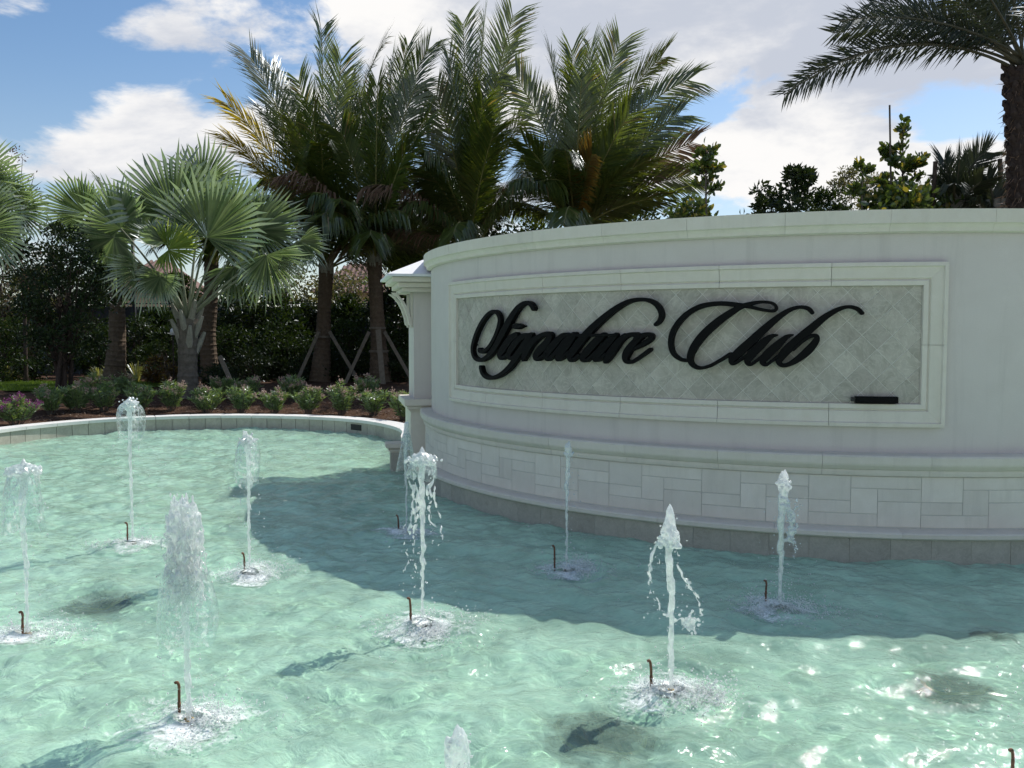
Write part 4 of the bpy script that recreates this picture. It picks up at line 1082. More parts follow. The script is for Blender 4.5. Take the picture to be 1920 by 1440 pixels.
def fan_palm(name, base_px, crown_py, Y, ground, label, leaves, trunk=True, trunk_r=(.27, .21, .21, .24), group='silver fan palms', seed=3):
    rg = np.random.default_rng(seed); b = at(base_px, 740, Y); b[2] = ground; c = at(base_px, crown_py, Y)
    root = empty(name, tuple(b), label, 'palm', group)
    h = c - b
    mb = MB(); ringed_trunk(mb, [h * 0, h * .35, h * .7, h], trunk_r, 14, .16, .03, rng=rg); mb.build('trunk', M['bark_grey'], root)
    for i in range(11):
        a = i * 2.4 + .4; z = -.75 + .07 * i; q = np.array([cos(a), sin(a), 0]); mb = MB()
        mb.tube([h + q * .14 + np.r_[0, 0, z], h + q * .25 + np.r_[0, 0, z + .22], h + q * .36 + np.r_[0, 0, z + .46]], [.085, .07, .035], 6); mb.build('leaf_base', M['boot'], root)
    for lf in leaves:
        hx, hy, dY, dx, dz, Rp, kind = lf[:7]; nd = lf[7] if len(lf) > 7 else (.15, -1, .25)
        hub = at(hx, hy, Y + dY) - b; R = .9 * Rp / F * (Y + dY)
        mb = MB(); v = hub - h; cp = h + v * .55 + np.r_[0, 0, .18]; t = np.linspace(0, 1, 9)[:, None]; C = (1 - t) ** 2 * h + 2 * t * (1 - t) * cp + t ** 2 * hub
        mb.tube(C, np.linspace(.032, .016, 9), 6, 1)
        fan_leaf(mb, hub, (dx, rg.normal(0, .25), dz), np.array(nd) + rg.normal(0, .28, 3), R, rng=rg, spread=rg.uniform(1.55, 2.05), droop=lf[8] if len(lf) > 8 else .12)
        mb.build('fan_leaf', [M['fan_young' if kind else 'fan_leaf'], M['petiole']], root)
    return root


def branchy(mb, base, top, tips, r0, rng=RNG, m=0):
    """trunk with limbs to the given tip points"""
    base = np.asarray(base, float); top = np.asarray(top, float)
    mb.tube(catmull(np.array([base, base + (top - base) * .5 + np.r_[rng.normal(0, .06, 2), 0], top]), 5), np.linspace(r0, r0 * .35, 11), 7, m)
    for tpt in tips:
        s = rng.uniform(.25, .9); p = base + (top - base) * s; q = (p + tpt) / 2 + np.r_[rng.normal(0, .08, 2), -.08]
        mb.tube(catmull(np.array([p, q, tpt]), 4), np.linspace(r0 * .4 * (1.1 - s * .6), r0 * .06 + .002, 9), 5, m)


def bush_tree(name, px, Y, ground, top_py, wpx, label, cat, mt, leaf=(.10, .05), n=2600, clumps=26, trunk=.06, bark='bark_dark', low=.25, oval=False, group=None, seed=0, stems=1, cone=0.0, clump_r=.28, gap=.0, skew=0):
    """tree or shrub: trunk, limbs and leaf clumps in an uneven crown"""
    rg = np.random.default_rng(seed + 17); b = at(px, 700, Y); b[2] = ground; top = at(px, top_py, Y)[2]; H = top - ground; W = wpx / F * Y / 2
    root = empty(name, tuple(b), label, cat, group)
    ct = []
    while len(ct) < clumps:
        t = low + (1 - low) * rg.random(); rad = W * ((1 - t) ** .5 * cone + (1 - cone) * math.sqrt(max(0.02, 1 - ((t - (low + 1) / 2) / ((1.04 - low) / 2)) ** 2)))
        a = rg.random() * 6.28; q = rad * math.sqrt(rg.random()) * rg.uniform(.75, 1.1); ct.append((q * cos(a) + skew * t, q * sin(a), H * t * rg.uniform(.94, 1.0)))
    ct.append((0, 0, H * .97)); ct = np.array(ct)
    mb = MB()
    for s in range(stems): branchy(mb, (rg.normal(0, .05 * (stems > 1)), rg.normal(0, .05 * (stems > 1)), -.05), (rg.normal(0, .12 * W), rg.normal(0, .1 * W), H * (.75 if stems == 1 else .6)), ct[s::stems][:14], trunk / math.sqrt(stems), rg)
    mb.build('trunk', M[bark], root, True)
    k = rg.integers(0, len(ct), n); cr = clump_r * W * rg.uniform(.6, 1.3, len(ct))
    off = nrm(rg.normal(size=(n, 3))) * (rg.random((n, 1)) ** .5) * cr[k][:, None] * np.array([1, 1, .75]); P = ct[k] + off
    D = nrm(off + np.r_[0, 0, .25] * cr.mean() + rg.normal(0, .5, (n, 3)) * cr[k][:, None])
    mb = MB(); Ls = leaf[0] * rg.uniform(.65, 1.25, n); Ws = leaf[1] * rg.uniform(.7, 1.2, n)
    (oval_leaves if oval else leaf_cards)(mb, P, D, Ls, Ws, rng=rg)
    mb.build('crown', M[mt], root)
    return root


def strap_plant(name, px, Y, ground, h, label, mt='flax_leaf', n=60, w=.03, cat='plant', group=None, seed=0):
    rg = np.random.default_rng(seed + 5); b = at(px, 700, Y); b[2] = ground; root = empty(name, tuple(b), label, cat, group); mb = MB()
    for i in range(n):
        a = rg.random() * 6.28; el = rg.uniform(.5, 1.45); L = h * rg.uniform(.7, 1.2); d = np.array([cos(a) * cos(el), sin(a) * cos(el), sin(el)]); s = np.array([-sin(a), cos(a), 0]) * w / 2
        p0 = d * 0; p1 = d * L * .5; p2 = d * L * .85 + np.r_[0, 0, -.06 * L]; p3 = d * L * 1.05 + np.r_[0, 0, -.22 * L]
        V = np.array([p0 - s, p0 + s, p1 - s, p1 + s, p2 - s * .7, p2 + s * .7, p3]); mb.add(V, [np.array([(0, 1, 3, 2), (2, 3, 5, 4)]), np.array([(4, 5, 6)])])
    mb.build('leaves', M[mt], root); return root


def oleander(px, Y, ground, h, label, seed, flowers=10, petal='pink_petal', wid=.30):
    rg = np.random.default_rng(seed + 900); b = at(px, 760, Y); b[2] = ground; root = empty('flowering_shrub', tuple(b), label, 'shrub', 'low shrubs along the pool edge')
    st = MB(); lf = MB(); fl = MB(); tips = []
    for i in range(24):
        a = rg.random() * 6.28; rr = wid * math.sqrt(rg.random()); tip = np.array([rr * cos(a), rr * sin(a), h * rg.uniform(.6, 1.02) * (1 - .25 * rr / wid)]); base = np.array([rr * cos(a) * .2, rr * sin(a) * .2, -.02])
        C = catmull(np.array([base, (base + tip) / 2 + np.r_[0, 0, .04], tip]), 5); st.tube(C, .006, 4); tips.append(tip)
        m = 46; k = rg.uniform(.22, 1, m); P = np.c_[[np.interp(k, np.linspace(0, 1, len(C)), C[:, q]) for q in range(3)]].T
        ang = rg.random(m) * 6.28; D = np.c_[np.cos(ang), np.sin(ang), rg.uniform(.15, 1.0, m)]
        leaf_cards(lf, P, D, .125 * rg.uniform(.7, 1.2, m), .022, fold=.15, rng=rg)
    st.build('stems', M['bark_grey'], root); lf.build('foliage', M['oleander_leaf'], root)
    if flowers:
        for tip in [tips[i] for i in rg.permutation(len(tips))[:flowers]]:
            m = 26; P = tip + rg.normal(0, .03, (m, 3)) + np.r_[0, 0, .03]; leaf_cards(fl, P, rg.normal(size=(m, 3)) + np.r_[0, -.4, .8], .034, .032, rng=rg, fold=.1)
        fl.build('blossom', M[petal], root)



# ------------------------------------------------------------------ planting bed, lawn, deck
def bed_h(x, y):
    d = np.hypot(np.asarray(x) + 5.2, np.asarray(y) - 13.8) - 3.7
    s = np.clip(d / 4.5, 0, 1); return .212 + .26 * s * s * (3 - 2 * s)


def build_bed():
    s = .14; xs = np.arange(-24, 14, s); ys = np.arange(11.0, 36, s); X, Y = np.meshgrid(xs, ys, indexing='ij')
    arc = [wp(a, 4.55)[:2] for a in np.linspace(radians(-50), radians(-181), 40)]
    poly = np.vstack([offset_line(RIM, SGN * .30), arc])
    ok = ~inside(X.ravel(), Y.ravel(), poly).reshape(X.shape)
    ok &= ~((X > -1.2) & (Y < 12.6) & (np.hypot(X - WC[0], Y - WC[1]) > 4.6))
    ok &= ~((X < -8.3) & (Y < 13))
    Z = bed_h(X, Y) + RNG.normal(0, .012, X.shape) * np.clip(np.hypot(X + 5.2, Y - 13.8) - 3.9, 0, 1)
    idx = -np.ones(X.shape, int); idx[ok] = np.arange(ok.sum()); q = ok[:-1, :-1] & ok[1:, :-1] & ok[1:, 1:] & ok[:-1, 1:]
    Q = np.stack([idx[:-1, :-1][q], idx[1:, :-1][q], idx[1:, 1:][q], idx[:-1, 1:][q]], -1)
    tag(obj('planting_bed', np.c_[X[ok], Y[ok], Z[ok]], Q, M['mulch'], None, True), kind='structure')
    # bark chips lying on the bed
    n = 5000; x = RNG.uniform(-9, -1, n); y = RNG.uniform(15.5, 19.6, n); k = (np.hypot(x + 5.2, y - 13.8) > 3.85) & ~inside(x, y, poly); x, y = x[k], y[k]
    mb = MB(); P = np.c_[x, y, bed_h(x, y) + .015]; D = RNG.normal(size=P.shape) * np.array([1, 1, .25]); leaf_cards(mb, P, D, RNG.uniform(.04, .10, len(P)), .03, fold=.1, up=np.tile([0, 0, 1.], (len(P), 1)))
    tag(mb.build('bark_chips', M['dry_leaf']), 'scattered brown bark chips and dry leaves on the bed behind the pool', 'bark chips', kind='stuff')
    # lawn
    n = 26000; x = RNG.uniform(-16, -8.6, n); y = 20.6 + RNG.uniform(0, 4.0, n); wob = .35 * np.sin(x * 1.3); k = (y > 20.9 + wob) & (y < 24.0 + wob) & (x < -8.9 + .4 * np.sin(y * 2)); x, y = x[k], y[k]
    xs = np.linspace(-16, -9.1, 60); ysn = np.linspace(0, 1, 8); X, V_ = np.meshgrid(xs, ysn, indexing='ij'); Yl = 20.95 + .35 * np.sin(X * 1.3) + 3.0 * V_
    V = np.c_[X.ravel(), Yl.ravel(), bed_h(X, Yl).ravel() + .03]; i = np.arange(59)[:, None] * 8 + np.arange(7)[None]; i = i.ravel()
    tag(obj('lawn', V, np.c_[i, i + 8, i + 9, i + 1], M['lawn']), kind='structure')
    mb = MB(); P = np.c_[x, y, bed_h(x, y) + .03]; leaf_cards(mb, P, RNG.normal(0, .4, P.shape) + np.r_[0, 0, 1.], RNG.uniform(.05, .11, len(P)), .012, fold=.05)
    tag(mb.build('grass', M['grass']), 'sunlit strip of short green grass behind the shrubs at the left', 'grass', kind='stuff')
    # pale deck out of view behind the camera, added to throw warm light on the wall
    P = resample(RIM, .3); P = P[P[:, 1] < 13.5]; P = P[8:] if P[0, 1] > 12 else P; A = offset_line(P, SGN * .345); B = offset_line(P, SGN * 7.0)
    k = A[:, 1] < 13; A, B = A[k], B[k]; n = len(A); i = np.arange(n - 1)
    tag(obj('bounce_deck', np.vstack([np.c_[A, np.full(n, .206)], np.c_[B, np.full(n, .206)]]), np.c_[i, i + 1, n + i + 1, n + i], M['paving']), kind='structure')


build_bed()


def gz(px, Y): p = at(px, 700, Y); return float(bed_h(p[0], p[1]))


# ------------------------------------------------------------------ palms
YL = ('yellow_leaf', 'rachis'); OR = ('orange_leaf', 'rachis'); DR = ('dry_leaf', 'rachis')
feather_palm('feather_palm', (600, 735), (612, 508), 25.2, gz(600, 25.2), 'feather palm with leaning yellow-edged fronds, left of the four behind the pool',
             [(470, 108, -.5), (508, 124, .8), (603, 58, 0, None, .05), (428, 195, -1.2, YL), (432, 262, -1.6, YL), (718, 82, .5, None, .2), (555, 240, -1.2), (655, 150, 1.0), (515, 330, -1.6),
              (680, 300, 1.5), (560, 150, 1.2, None, .05), (640, 110, -1.0, None, .06), (500, 210, .4), (585, 200, -1.8, None, .05), (700, 190, -.8)], 13, bands=(1.75,), seed=11)
feather_palm('feather_palm', (713, 735), (702, 492), 24.8, gz(713, 24.8), 'feather palm braced by timber props, nearest the left end of the curved wall',
             [(708, 158, -1.6, None, .04), (765, 86, .8), (803, 92, .3, None, .22), (640, 250, -1), (845, 290, 1), (800, 225, -1), (760, 290, -1.7), (655, 190, .8), (850, 415, .6), (585, 330, -.8),
              (735, 120, 1.4, None, .05), (690, 220, 1.5), (780, 160, -.4)], 14, bands=(2.0, 1.35), seed=12)
feather_palm('feather_palm', (885, 735), (882, 475), 25.8, gz(885, 25.8), 'tallest feather palm rising behind the left part of the curved wall',
             [(868, 44, 0, None, .05), (908, 38, .5, None, .05), (962, 30, -.4), (956, 84, .9), (842, 108, -.6), (818, 178, -1), (905, 190, -1.6), (985, 215, 1), (800, 320, -1), (985, 330, 1),
              (925, 250, -1.7), (848, 160, 1.3), (890, 110, -1.2, None, .04), (930, 150, 1.2), (800, 260, .8)], 14, seed=13)
feather_palm('feather_palm', (1085, 735), (1078, 440), 25.2, gz(1085, 25.2), 'broad feather palm with orange dying fronds rising behind the middle of the curved wall',
             [(1033, 105, .3, None, .06), (1072, 94, -.5, None, .06), (1108, 90, .6, None, .06), (1162, 82, -.3, None, .12), (1240, 108, .4, None, .2), (1292, 150, -.6, None, .26), (1298, 266, .2, DR, .1),
              (1272, 215, -1.0), (968, 145, 0, None, .12), (985, 270, -1), (1215, 300, -1.5), (1178, 215, -1.9, None, .05), (1292, 330, .5), (1245, 370, -.8), (1000, 330, 1), (1140, 150, 1.2),
              (1090, 150, -1.4, None, .05), (1020, 200, 1.2), (1200, 180, 1), (1230, 255, -.4), (1110, 290, -2.0, OR, .1)], 13, seed=14)
fan_palm('fan_palm', 352, 598, 20.0, gz(352, 20), 'silver fan palm with stout grey trunk at the left behind the pool',
         [(325, 402, -.2, -.02, 1, 160, 0, (.1, -1, .1)), (388, 445, -.6, .45, .9, 165, 0, (-.1, -1, .3)), (226, 428, -.4, -.6, .75, 125, 0, (-.2, -1, .3)), (214, 445, -.8, -.25, -.9, 115, 0, (-.3, -1, .5), .25),
          (316, 468, -1.3, .8, .15, 84, 1, (.1, -1, .5)), (312, 455, -1.2, -.75, .45, 78, 0, (0, -1, .4)), (430, 415, .6, .35, 1, 120, 0, (.1, -1, .2)), (480, 432, .3, .95, .2, 125, 0, (.2, -1, .5)),
          (560, 452, 0, .7, -.6, 72, 0, (.3, -1, .6), .3), (500, 478, -.6, .25, -1, 105, 0, (.2, -1, .5), .3), (275, 500, -.9, -.4, -.9, 100, 0, (-.1, -1, .5), .3), (300, 520, -1.0, -.25, -1, 66, 0, (0, -1, .6), .3),
          (160, 400, .9, -.8, .5, 100, 0, (-.3, -1, .2)), (270, 440, 1.1, -.3, .9, 120, 0, (0, -1, 0)), (440, 500, .6, .7, -.6, 100, 0, (.2, -1, .3), .25), (380, 350, 1.2, .1, 1, 110, 0, (0, -1, 0))], seed=3)
fan_palm('fan_palm', -75, 560, 18.5, gz(-75, 18.5), 'silver fan palm cut off by the left edge of the picture',
         [(-45, 335, 0, .5, .85, 112, 0), (-42, 405, -.6, 1, .12, 112, 0, (.1, -1, .4)), (-28, 430, -.9, .55, -.8, 100, 0, (.2, -1, .5), .3), (-110, 330, .2, -.2, 1, 140, 0), (-60, 300, 1, .3, 1, 100, 0), (-150, 430, -.4, -.9, .1, 130, 0), (30, 395, .8, .9, -.2, 90, 0, (.1, -1, .5), .3), (-10, 360, .5, .9, .5, 95, 0)], seed=4)

# palms whose trunks stand in the shade behind
feather_palm('shaded_palm', (212, 690), (222, 470), 23.5, gz(212, 23.5), 'palm with a shaggy reddish trunk left of the silver fan palm', [(110, 370, .4, YL), (95, 395, -.3), (150, 350, .8), (300, 380, .5), (180, 330, 1)], 6, trunk_r=(.30, .22, .19, .2), seed=21, rnd_len=1.6, L=.5, nl=44, group='palms in the shade')
feather_palm('shaded_palm', (395, 690), (396, 470), 25.0, gz(395, 25), 'palm with a straight brown trunk just right of the silver fan palm', [(300, 400, .4), (480, 390, .2), (420, 330, 1), (350, 340, .8)], 6, trunk_r=(.26, .22, .2, .2), seed=22, rnd_len=1.8, L=.5, nl=44, group='palms in the shade')


def date_palm():
    rg = np.random.default_rng(31); Y = 12.5; b = at(1926, 700, Y); b[2] = .2; c = at(1922, 128, Y)
    root = empty('date_palm', tuple(b), 'dark date palm with long arching fronds at the upper right edge', 'palm')
    h = c - b; mb = MB(); ringed_trunk(mb, [h * 0, h * .4, h * .75, h], (.24, .17, .175, .24), 14, .12, .07, rng=rg); mb.build('trunk', M['bark_dark'], root)
    # diamond leaf-base stubs covering the trunk
    mb = MB()
    for i in range(230):
        a = i * 2.39996; z = 1.4 + (h[2] - 1.4) * i / 230; q = np.array([cos(a), sin(a), 0]); r0 = np.interp(z / h[2], [0, .4, .75, 1], [.24, .17, .175, .24])
        mb.tube([h * (z / h[2]) + q * r0 * .9, h * (z / h[2]) + q * (r0 + .035) + np.r_[0, 0, .06], h * (z / h[2]) + q * (r0 + .05) + np.r_[0, 0, .12]], [.05, .045, .02], 5)
    mb.build('leaf_stubs', M['bark_dark'], root)
    mb = MB(); n = 420; a = rg.random(n) * 6.28; z = h[2] * rg.uniform(.62, .98, n); P = np.c_[.20 * np.cos(a), .20 * np.sin(a), z] + h * 0; P[:, :2] += (h[:2][None] * (z / h[2])[:, None])
    leaf_cards(mb, P, np.c_[np.cos(a) * .5, np.sin(a) * .5, -rg.random(n) * 1.2], rg.uniform(.08, .22, n), .012, rng=rg); fb = mb.build('fibre', M['dry_leaf'], root); fb['kind'] = 'stuff'
    fr = [(1470, 178, -.3, .30), (1480, 165, .35, .30), (1563, 62, .1, .24), (1575, 40, -.5, .20), (1632, 4, .3, .16), (1700, -70, -.2, .12), (1790, -150, .3, .1), (1860, -190, -.3, .08), (1950, -200, 0, .05), (2060, -150, .3, .1), (2160, -60, -.3, .16), (2230, 60, .2, .2), (2290, 180, -.2, .3),
          (1700, 20, 1.6, .2), (1820, -30, 2.0, .1), (2050, 60, -1.8, .2), (1960, 0, -2.2, .15), (2100, 40, 1.8, .2), (1800, -80, -1.4, .1), (1745, -20, .8, .12)]
    for (tx, ty, dY, bow) in fr:
        tip = at(tx, ty, Y + dY) - b; v = tip - h; ln = np.linalg.norm(v); ctrl = h + v * .48 + np.r_[0, 0, ln * bow]
        mb = MB(); pinnate(mb, h + rg.normal(0, .06, 3), ctrl, tip, nl=110, L=.44, W=.021, start=.20, droop=.16, vee=.10, fwd=1.15, end=.6, rach=.020, rng=rg, plum=.55, twist=rg.choice([-1, 1]) * rg.uniform(.5, 1.2)); mb.build('frond', [M['date_leaf'], M['rachis_dark']], root)


date_palm()

# ------------------------------------------------------------------ small trees and shrubs showing above the curved wall
def clusia(px, Y, top, wpx, label, seed, n=330):
    rg = np.random.default_rng(seed); b = at(px, 700, Y); b[2] = .3; H = at(px, top, Y)[2] - .3; W = wpx / F * Y / 2
    root = empty('oval_leaved_tree', tuple(b), label, 'tree', 'young oval-leaved trees behind the wall')
    mb = MB(); mb.tube(catmull(np.array([(0, 0, -.05), (.03, 0, H * .5), (0, 0, H * .97)]), 6), np.linspace(.045, .008, 13), 7); tips = []
    for i in range(34):
        t = rg.uniform(.35, .98); a = i * 2.4; L = W * (1.08 - t) / .62 * rg.uniform(.6, 1.1) + .06; tip = np.array([L * cos(a), L * sin(a), H * t + L * .55]); mb.tube([(0, 0, H * t), tip * [.55, .55, 1] - np.r_[0, 0, .05 * L], tip], [.012, .009, .005], 5); tips.append((np.array([0, 0, H * t]), tip))
    mb.build('trunk', M['bark_grey'], root, True)
    P = []; D = []
    for (p, q) in tips + [(np.array([0, 0, H * .8]), np.array([0, 0, H]))]:
        for k in range(n // 34 + 14):
            t = rg.uniform(.35, 1.02); P.append(p + (q - p) * t + rg.normal(0, .02, 3)); D.append(nrm(q - p) * .5 + rg.normal(0, .55, 3) + np.r_[0, 0, .35])
    mb = MB(); oval_leaves(mb, np.array(P), np.array(D), rg.uniform(.085, .14, len(P)), rg.uniform(.06, .09, len(P)), rng=rg); mb.build('crown', M['clusia_leaf'], root)
    return root


clusia(1318, 14.5, 262, 100, 'slim oval-leaved tree right of the broad feather palm above the wall', 41)
clusia(1682, 14.0, 228, 175, 'cone-shaped oval-leaved tree tied to a stake above the wall', 42, 800)
clusia(1608, 13.6, 305, 50, 'narrow dark sprig left of the staked tree above the wall', 43)
st = at(1676, 700, 14.0); st[2] = .3
mb = MB(); tpz = at(1668, 197, 14.0) - st; mb.tube([(0.02, -.05, -.1), tuple(tpz)], [.018, .014], 7)
sk = mb.build('stake', M['bark_grey']); sk.location = tuple(st); tag(sk, 'thin grey stake poking out of the cone-shaped tree', 'stake')
bush_tree('dark_shrub', 1480, 13.8, .3, 312, 150, 'rounded dark-leaved shrub showing above the wall top', 'shrub', 'dark_leaf', (.105, .05), 5200, 90, .05, low=.62, seed=51, clump_r=.26, group='shrubs behind the wall')
bush_tree('dark_shrub', 1388, 13.0, .3, 392, 40, 'two leafy sprigs just clearing the wall top', 'shrub', 'dark_leaf', (.10, .04), 90, 12, .02, low=.75, seed=52, group='shrubs behind the wall')
bush_tree('feathery_tree', 1585, 17.0, .3, 315, 130, 'pale feathery tree behind the dark shrub and the staked tree', 'tree', 'olive_leaf', (.08, .024), 6000, 80, .05, low=.6, seed=53, clump_r=.25)
bush_tree('mixed_hedge', 1690, 13.4, .3, 345, 180, 'green and yellow hedge shrub at the foot of the staked tree', 'shrub', 'clusia_leaf', (.12, .08), 3800, 80, .04, low=.66, seed=54, oval=True, clump_r=.3, group='shrubs behind the wall')
bush_tree('mixed_hedge', 1290, 16.0, .3, 372, 110, 'low leafy shrub right of the broad feather palm above the wall', 'shrub', 'clusia_leaf', (.11, .07), 1700, 50, .04, low=.62, seed=55, oval=True, group='shrubs behind the wall')
bush_tree('fine_shrub', 1545, 15.0, .3, 352, 110, 'fine-leaved green shrub between the dark shrub and the staked tree', 'shrub', 'shrub_leaf', (.075, .035), 4200, 70, .04, low=.62, seed=56, group='shrubs behind the wall', clump_r=.28)
bush_tree('fine_shrub', 1745, 15.2, .3, 348, 110, 'fine-leaved shrub right of the staked tree', 'shrub', 'olive_leaf', (.075, .035), 3600, 70, .04, low=.62, seed=57, group='shrubs behind the wall', clump_r=.28)
bush_tree('fine_shrub', 1838, 15.4, .3, 352, 110, 'fine-leaved shrub between the young palm and the date palm', 'shrub', 'shrub_leaf', (.075, .035), 3600, 70, .04, low=.62, seed=58, group='shrubs behind the wall', clump_r=.28)
feather_palm('young_palm', (1795, 700), (1790, 408), 13.5, .3, 'young wind-swept palm above the wall left of the date palm', [(1850, 285, 0, None, .3), (1830, 290, .3, None, .25), (1770, 300, .2), (1868, 300, -.2, None, .3), (1800, 300, -.3), (1760, 330, .3), (1840, 340, -.5)], 5, trunk_r=(.16, .12, .1, .1), L=.42, nl=54, seed=61, rnd_len=.9, group='young palms behind the wall', fwd=1.3, droop=.1, W=.02, mats=('date_leaf', 'rachis_dark'))
feather_palm('young_palm', (1872, 700), (1868, 420), 13.2, .3, 'small palm against the trunk of the date palm above the wall', [(1850, 330, 0), (1880, 325, .3), (1900, 345, -.2), (1840, 345, .2)], 5, trunk_r=(.16, .12, .1, .1), L=.36, nl=46, seed=62, rnd_len=.8, group='young palms behind the wall', W=.02, mats=('date_leaf', 'rachis_dark'))
for (x0, y0, x1, y1, nm) in ((1748, 400, 1754, 303, 'upright dark cut frond stub left of the young palm'), (1815, 400, 1846, 332, 'slanting dark cut frond stub right of the young palm'), (1876, 400, 1875, 298, 'pale upright frond stub beside the date palm trunk')):
    a = at(x0, y0 + 90, 13.3); b_ = at(x1, y1, 13.3); mb = MB(); a[2] = .3; a[0] = b_[0] * .8 + a[0] * .2; k = at(x0, y0, 13.3)
    mb.tube([a - a, k - a, (b_ - a) * .97 + (k - a) * .03, b_ - a], [.03, .028, .034, .036], 8); o = mb.build('frond_stub', M['bark_dark' if 'dark cut' in nm else 'bark_grey'], None, True); o.location = tuple(a); tag(o, nm, 'stub', 'cut frond stubs')

# ------------------------------------------------------------------ understorey on the left
bush_tree('multi_stem_tree', 118, 19.3, gz(118, 19.3), 425, 210, 'dark multi-stemmed tree with glossy leaves at the left above the lawn', 'tree', 'dark_leaf', (.11, .05), 6500, 60, .13, low=.22, stems=5, seed=71, clump_r=.26)
bush_tree('background_tree', 25, 26, gz(25, 26), 470, 190, 'grey-green tree at the far left behind the fan palm', 'tree', 'olive_leaf', (.11, .05), 3600, 40, .12, low=.15, seed=72, group='trees in the background')
bush_tree('thin_tree', 48, 24, gz(48, 24), 268, 110, 'thin twiggy reddish tree rising at the far left', 'tree', 'dry_leaf', (.08, .04), 520, 40, .06, low=.35, seed=73, clump_r=.2)
bg = [(120, 31, 470, 190, 'dark_leaf', 'dark tree behind the multi-stemmed tree'), (335, 34, 520, 110, 'shrub_leaf', 'tree filling the gap behind the silver fan palm'), (455, 33, 505, 130, 'bright_leaf', 'yellow-green tree beyond the fence right of the silver fan palm'),
      (530, 36, 490, 220, 'olive_leaf', 'grey twiggy tree beyond the fence left of the first feather palm'), (650, 38, 515, 200, 'olive_leaf', 'olive tree beyond the fence between the two braced palms'), (770, 33, 470, 180, 'bright_leaf', 'bright green tree behind the pier roof'),
      (860, 27, 385, 260, 'dark_leaf', 'dense dark tree behind the tallest feather palm'), (1000, 30, 400, 240, 'shrub_leaf', 'dark green tree behind the broad feather palm'), (1180, 27, 385, 200, 'shrub_leaf', 'leafy tree behind the right side of the broad feather palm')]
for i, (px, Y, ty, w, mt, lb) in enumerate(bg):
    bush_tree('background_tree', px, Y, gz(px, Y), ty, w, lb, 'tree', mt, (.19, .09), 4600 if mt != 'olive_leaf' else 2600, 56, .14, low=.12, seed=80 + i, group='trees in the background', clump_r=.27)
hd = [(258, 27, 600, 120, 'green shrub between the shaggy trunk and the silver fan palm'), (315, 25.5, 618, 100, 'shrub touching the silver fan palm trunk on its left'), (430, 26.8, 620, 130, 'dark shrub between the brown trunk and the first braced palm'),
      (500, 26.6, 615, 150, 'wide dark shrub left of the first braced palm'), (575, 26.5, 632, 110, 'dark shrub at the foot of the first braced palm'), (645, 26.6, 605, 120, 'shrub with lit top between the two braced palms'), (740, 26.4, 612, 120, 'dark shrub between the braced palm and the pier'),
      (190, 26.5, 610, 130, 'shrub behind the shaggy palm trunk'), (60, 25.5, 590, 150, 'shrub behind the multi-stemmed tree'), (0, 24, 600, 120, 'shrub under the left edge fan palm')]
for i, (px, Y, ty, w, lb) in enumerate(hd):
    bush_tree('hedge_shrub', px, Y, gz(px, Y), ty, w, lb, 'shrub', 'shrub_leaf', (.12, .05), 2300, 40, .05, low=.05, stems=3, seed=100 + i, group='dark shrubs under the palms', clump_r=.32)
fill = [(440, 28.5, 560, 150, 'dark leafy mass against the fence right of the brown trunk'), (520, 28, 548, 150, 'dark leafy mass against the fence left of the first braced palm'), (585, 28.8, 575, 110, 'dark leafy mass against the fence behind the first braced palm'),
        (655, 28.2, 560, 130, 'dark leafy mass against the fence between the braced palms'), (742, 28, 545, 130, 'dark leafy mass against the fence beside the pier'), (300, 28.6, 585, 90, 'dark leafy mass against the fence left of the silver fan palm'), (175, 28, 520, 130, 'dark leafy mass left of the shaggy palm trunk')]
for i, (px, Y, ty, w, lb) in enumerate(fill):
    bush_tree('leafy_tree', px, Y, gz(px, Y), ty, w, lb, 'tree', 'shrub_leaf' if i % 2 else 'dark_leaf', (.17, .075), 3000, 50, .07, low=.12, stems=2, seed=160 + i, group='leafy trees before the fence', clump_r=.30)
lo = [(470, 25.4, 664, 130, 'low dark shrub before the wide dark shrub'), (560, 25.6, 670, 110, 'low dark shrub left of the first braced palm foot'), (650, 25.6, 664, 120, 'low dark shrub between the two braced palm feet'), (745, 25.2, 664, 90, 'low dark shrub beside the pier'), (410, 22.5, 690, 80, 'low dark shrub right of the silver fan palm foot')]
for i, (px, Y, ty, w, lb) in enumerate(lo):
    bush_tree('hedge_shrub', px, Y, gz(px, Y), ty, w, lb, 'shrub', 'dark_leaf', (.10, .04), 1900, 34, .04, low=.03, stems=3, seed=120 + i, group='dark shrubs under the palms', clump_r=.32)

for i, (px, Y, h, lb) in enumerate([(12, 24.8, .75, 'pale striped strap-leaved plant at the left edge of the lawn'), (212, 24.4, .62, 'strap-leaved plant at the foot of the shaggy palm'), (258, 24.2, .68, 'bright strap-leaved plant left of the croton'), (185, 25, .5, 'small strap-leaved plant behind the multi-stemmed tree')]):
    strap_plant('strap_plant', px, Y, gz(px, Y), h, lb, 'flax_leaf', 70, .035, 'plant', 'strap-leaved plants', i)
bush_tree('croton', 292, 23.2, gz(292, 23.2), 672, 50, 'bronze and yellow croton left of the silver fan palm trunk', 'plant', 'croton_leaf', (.16, .06), 420, 16, .03, low=.1, stems=3, seed=140, group='crotons')
bush_tree('croton', 322, 22.6, gz(322, 22.6), 688, 40, 'small dark croton touching the silver fan palm trunk', 'plant', 'croton_leaf', (.14, .05), 280, 12, .03, low=.1, stems=3, seed=141, group='crotons')

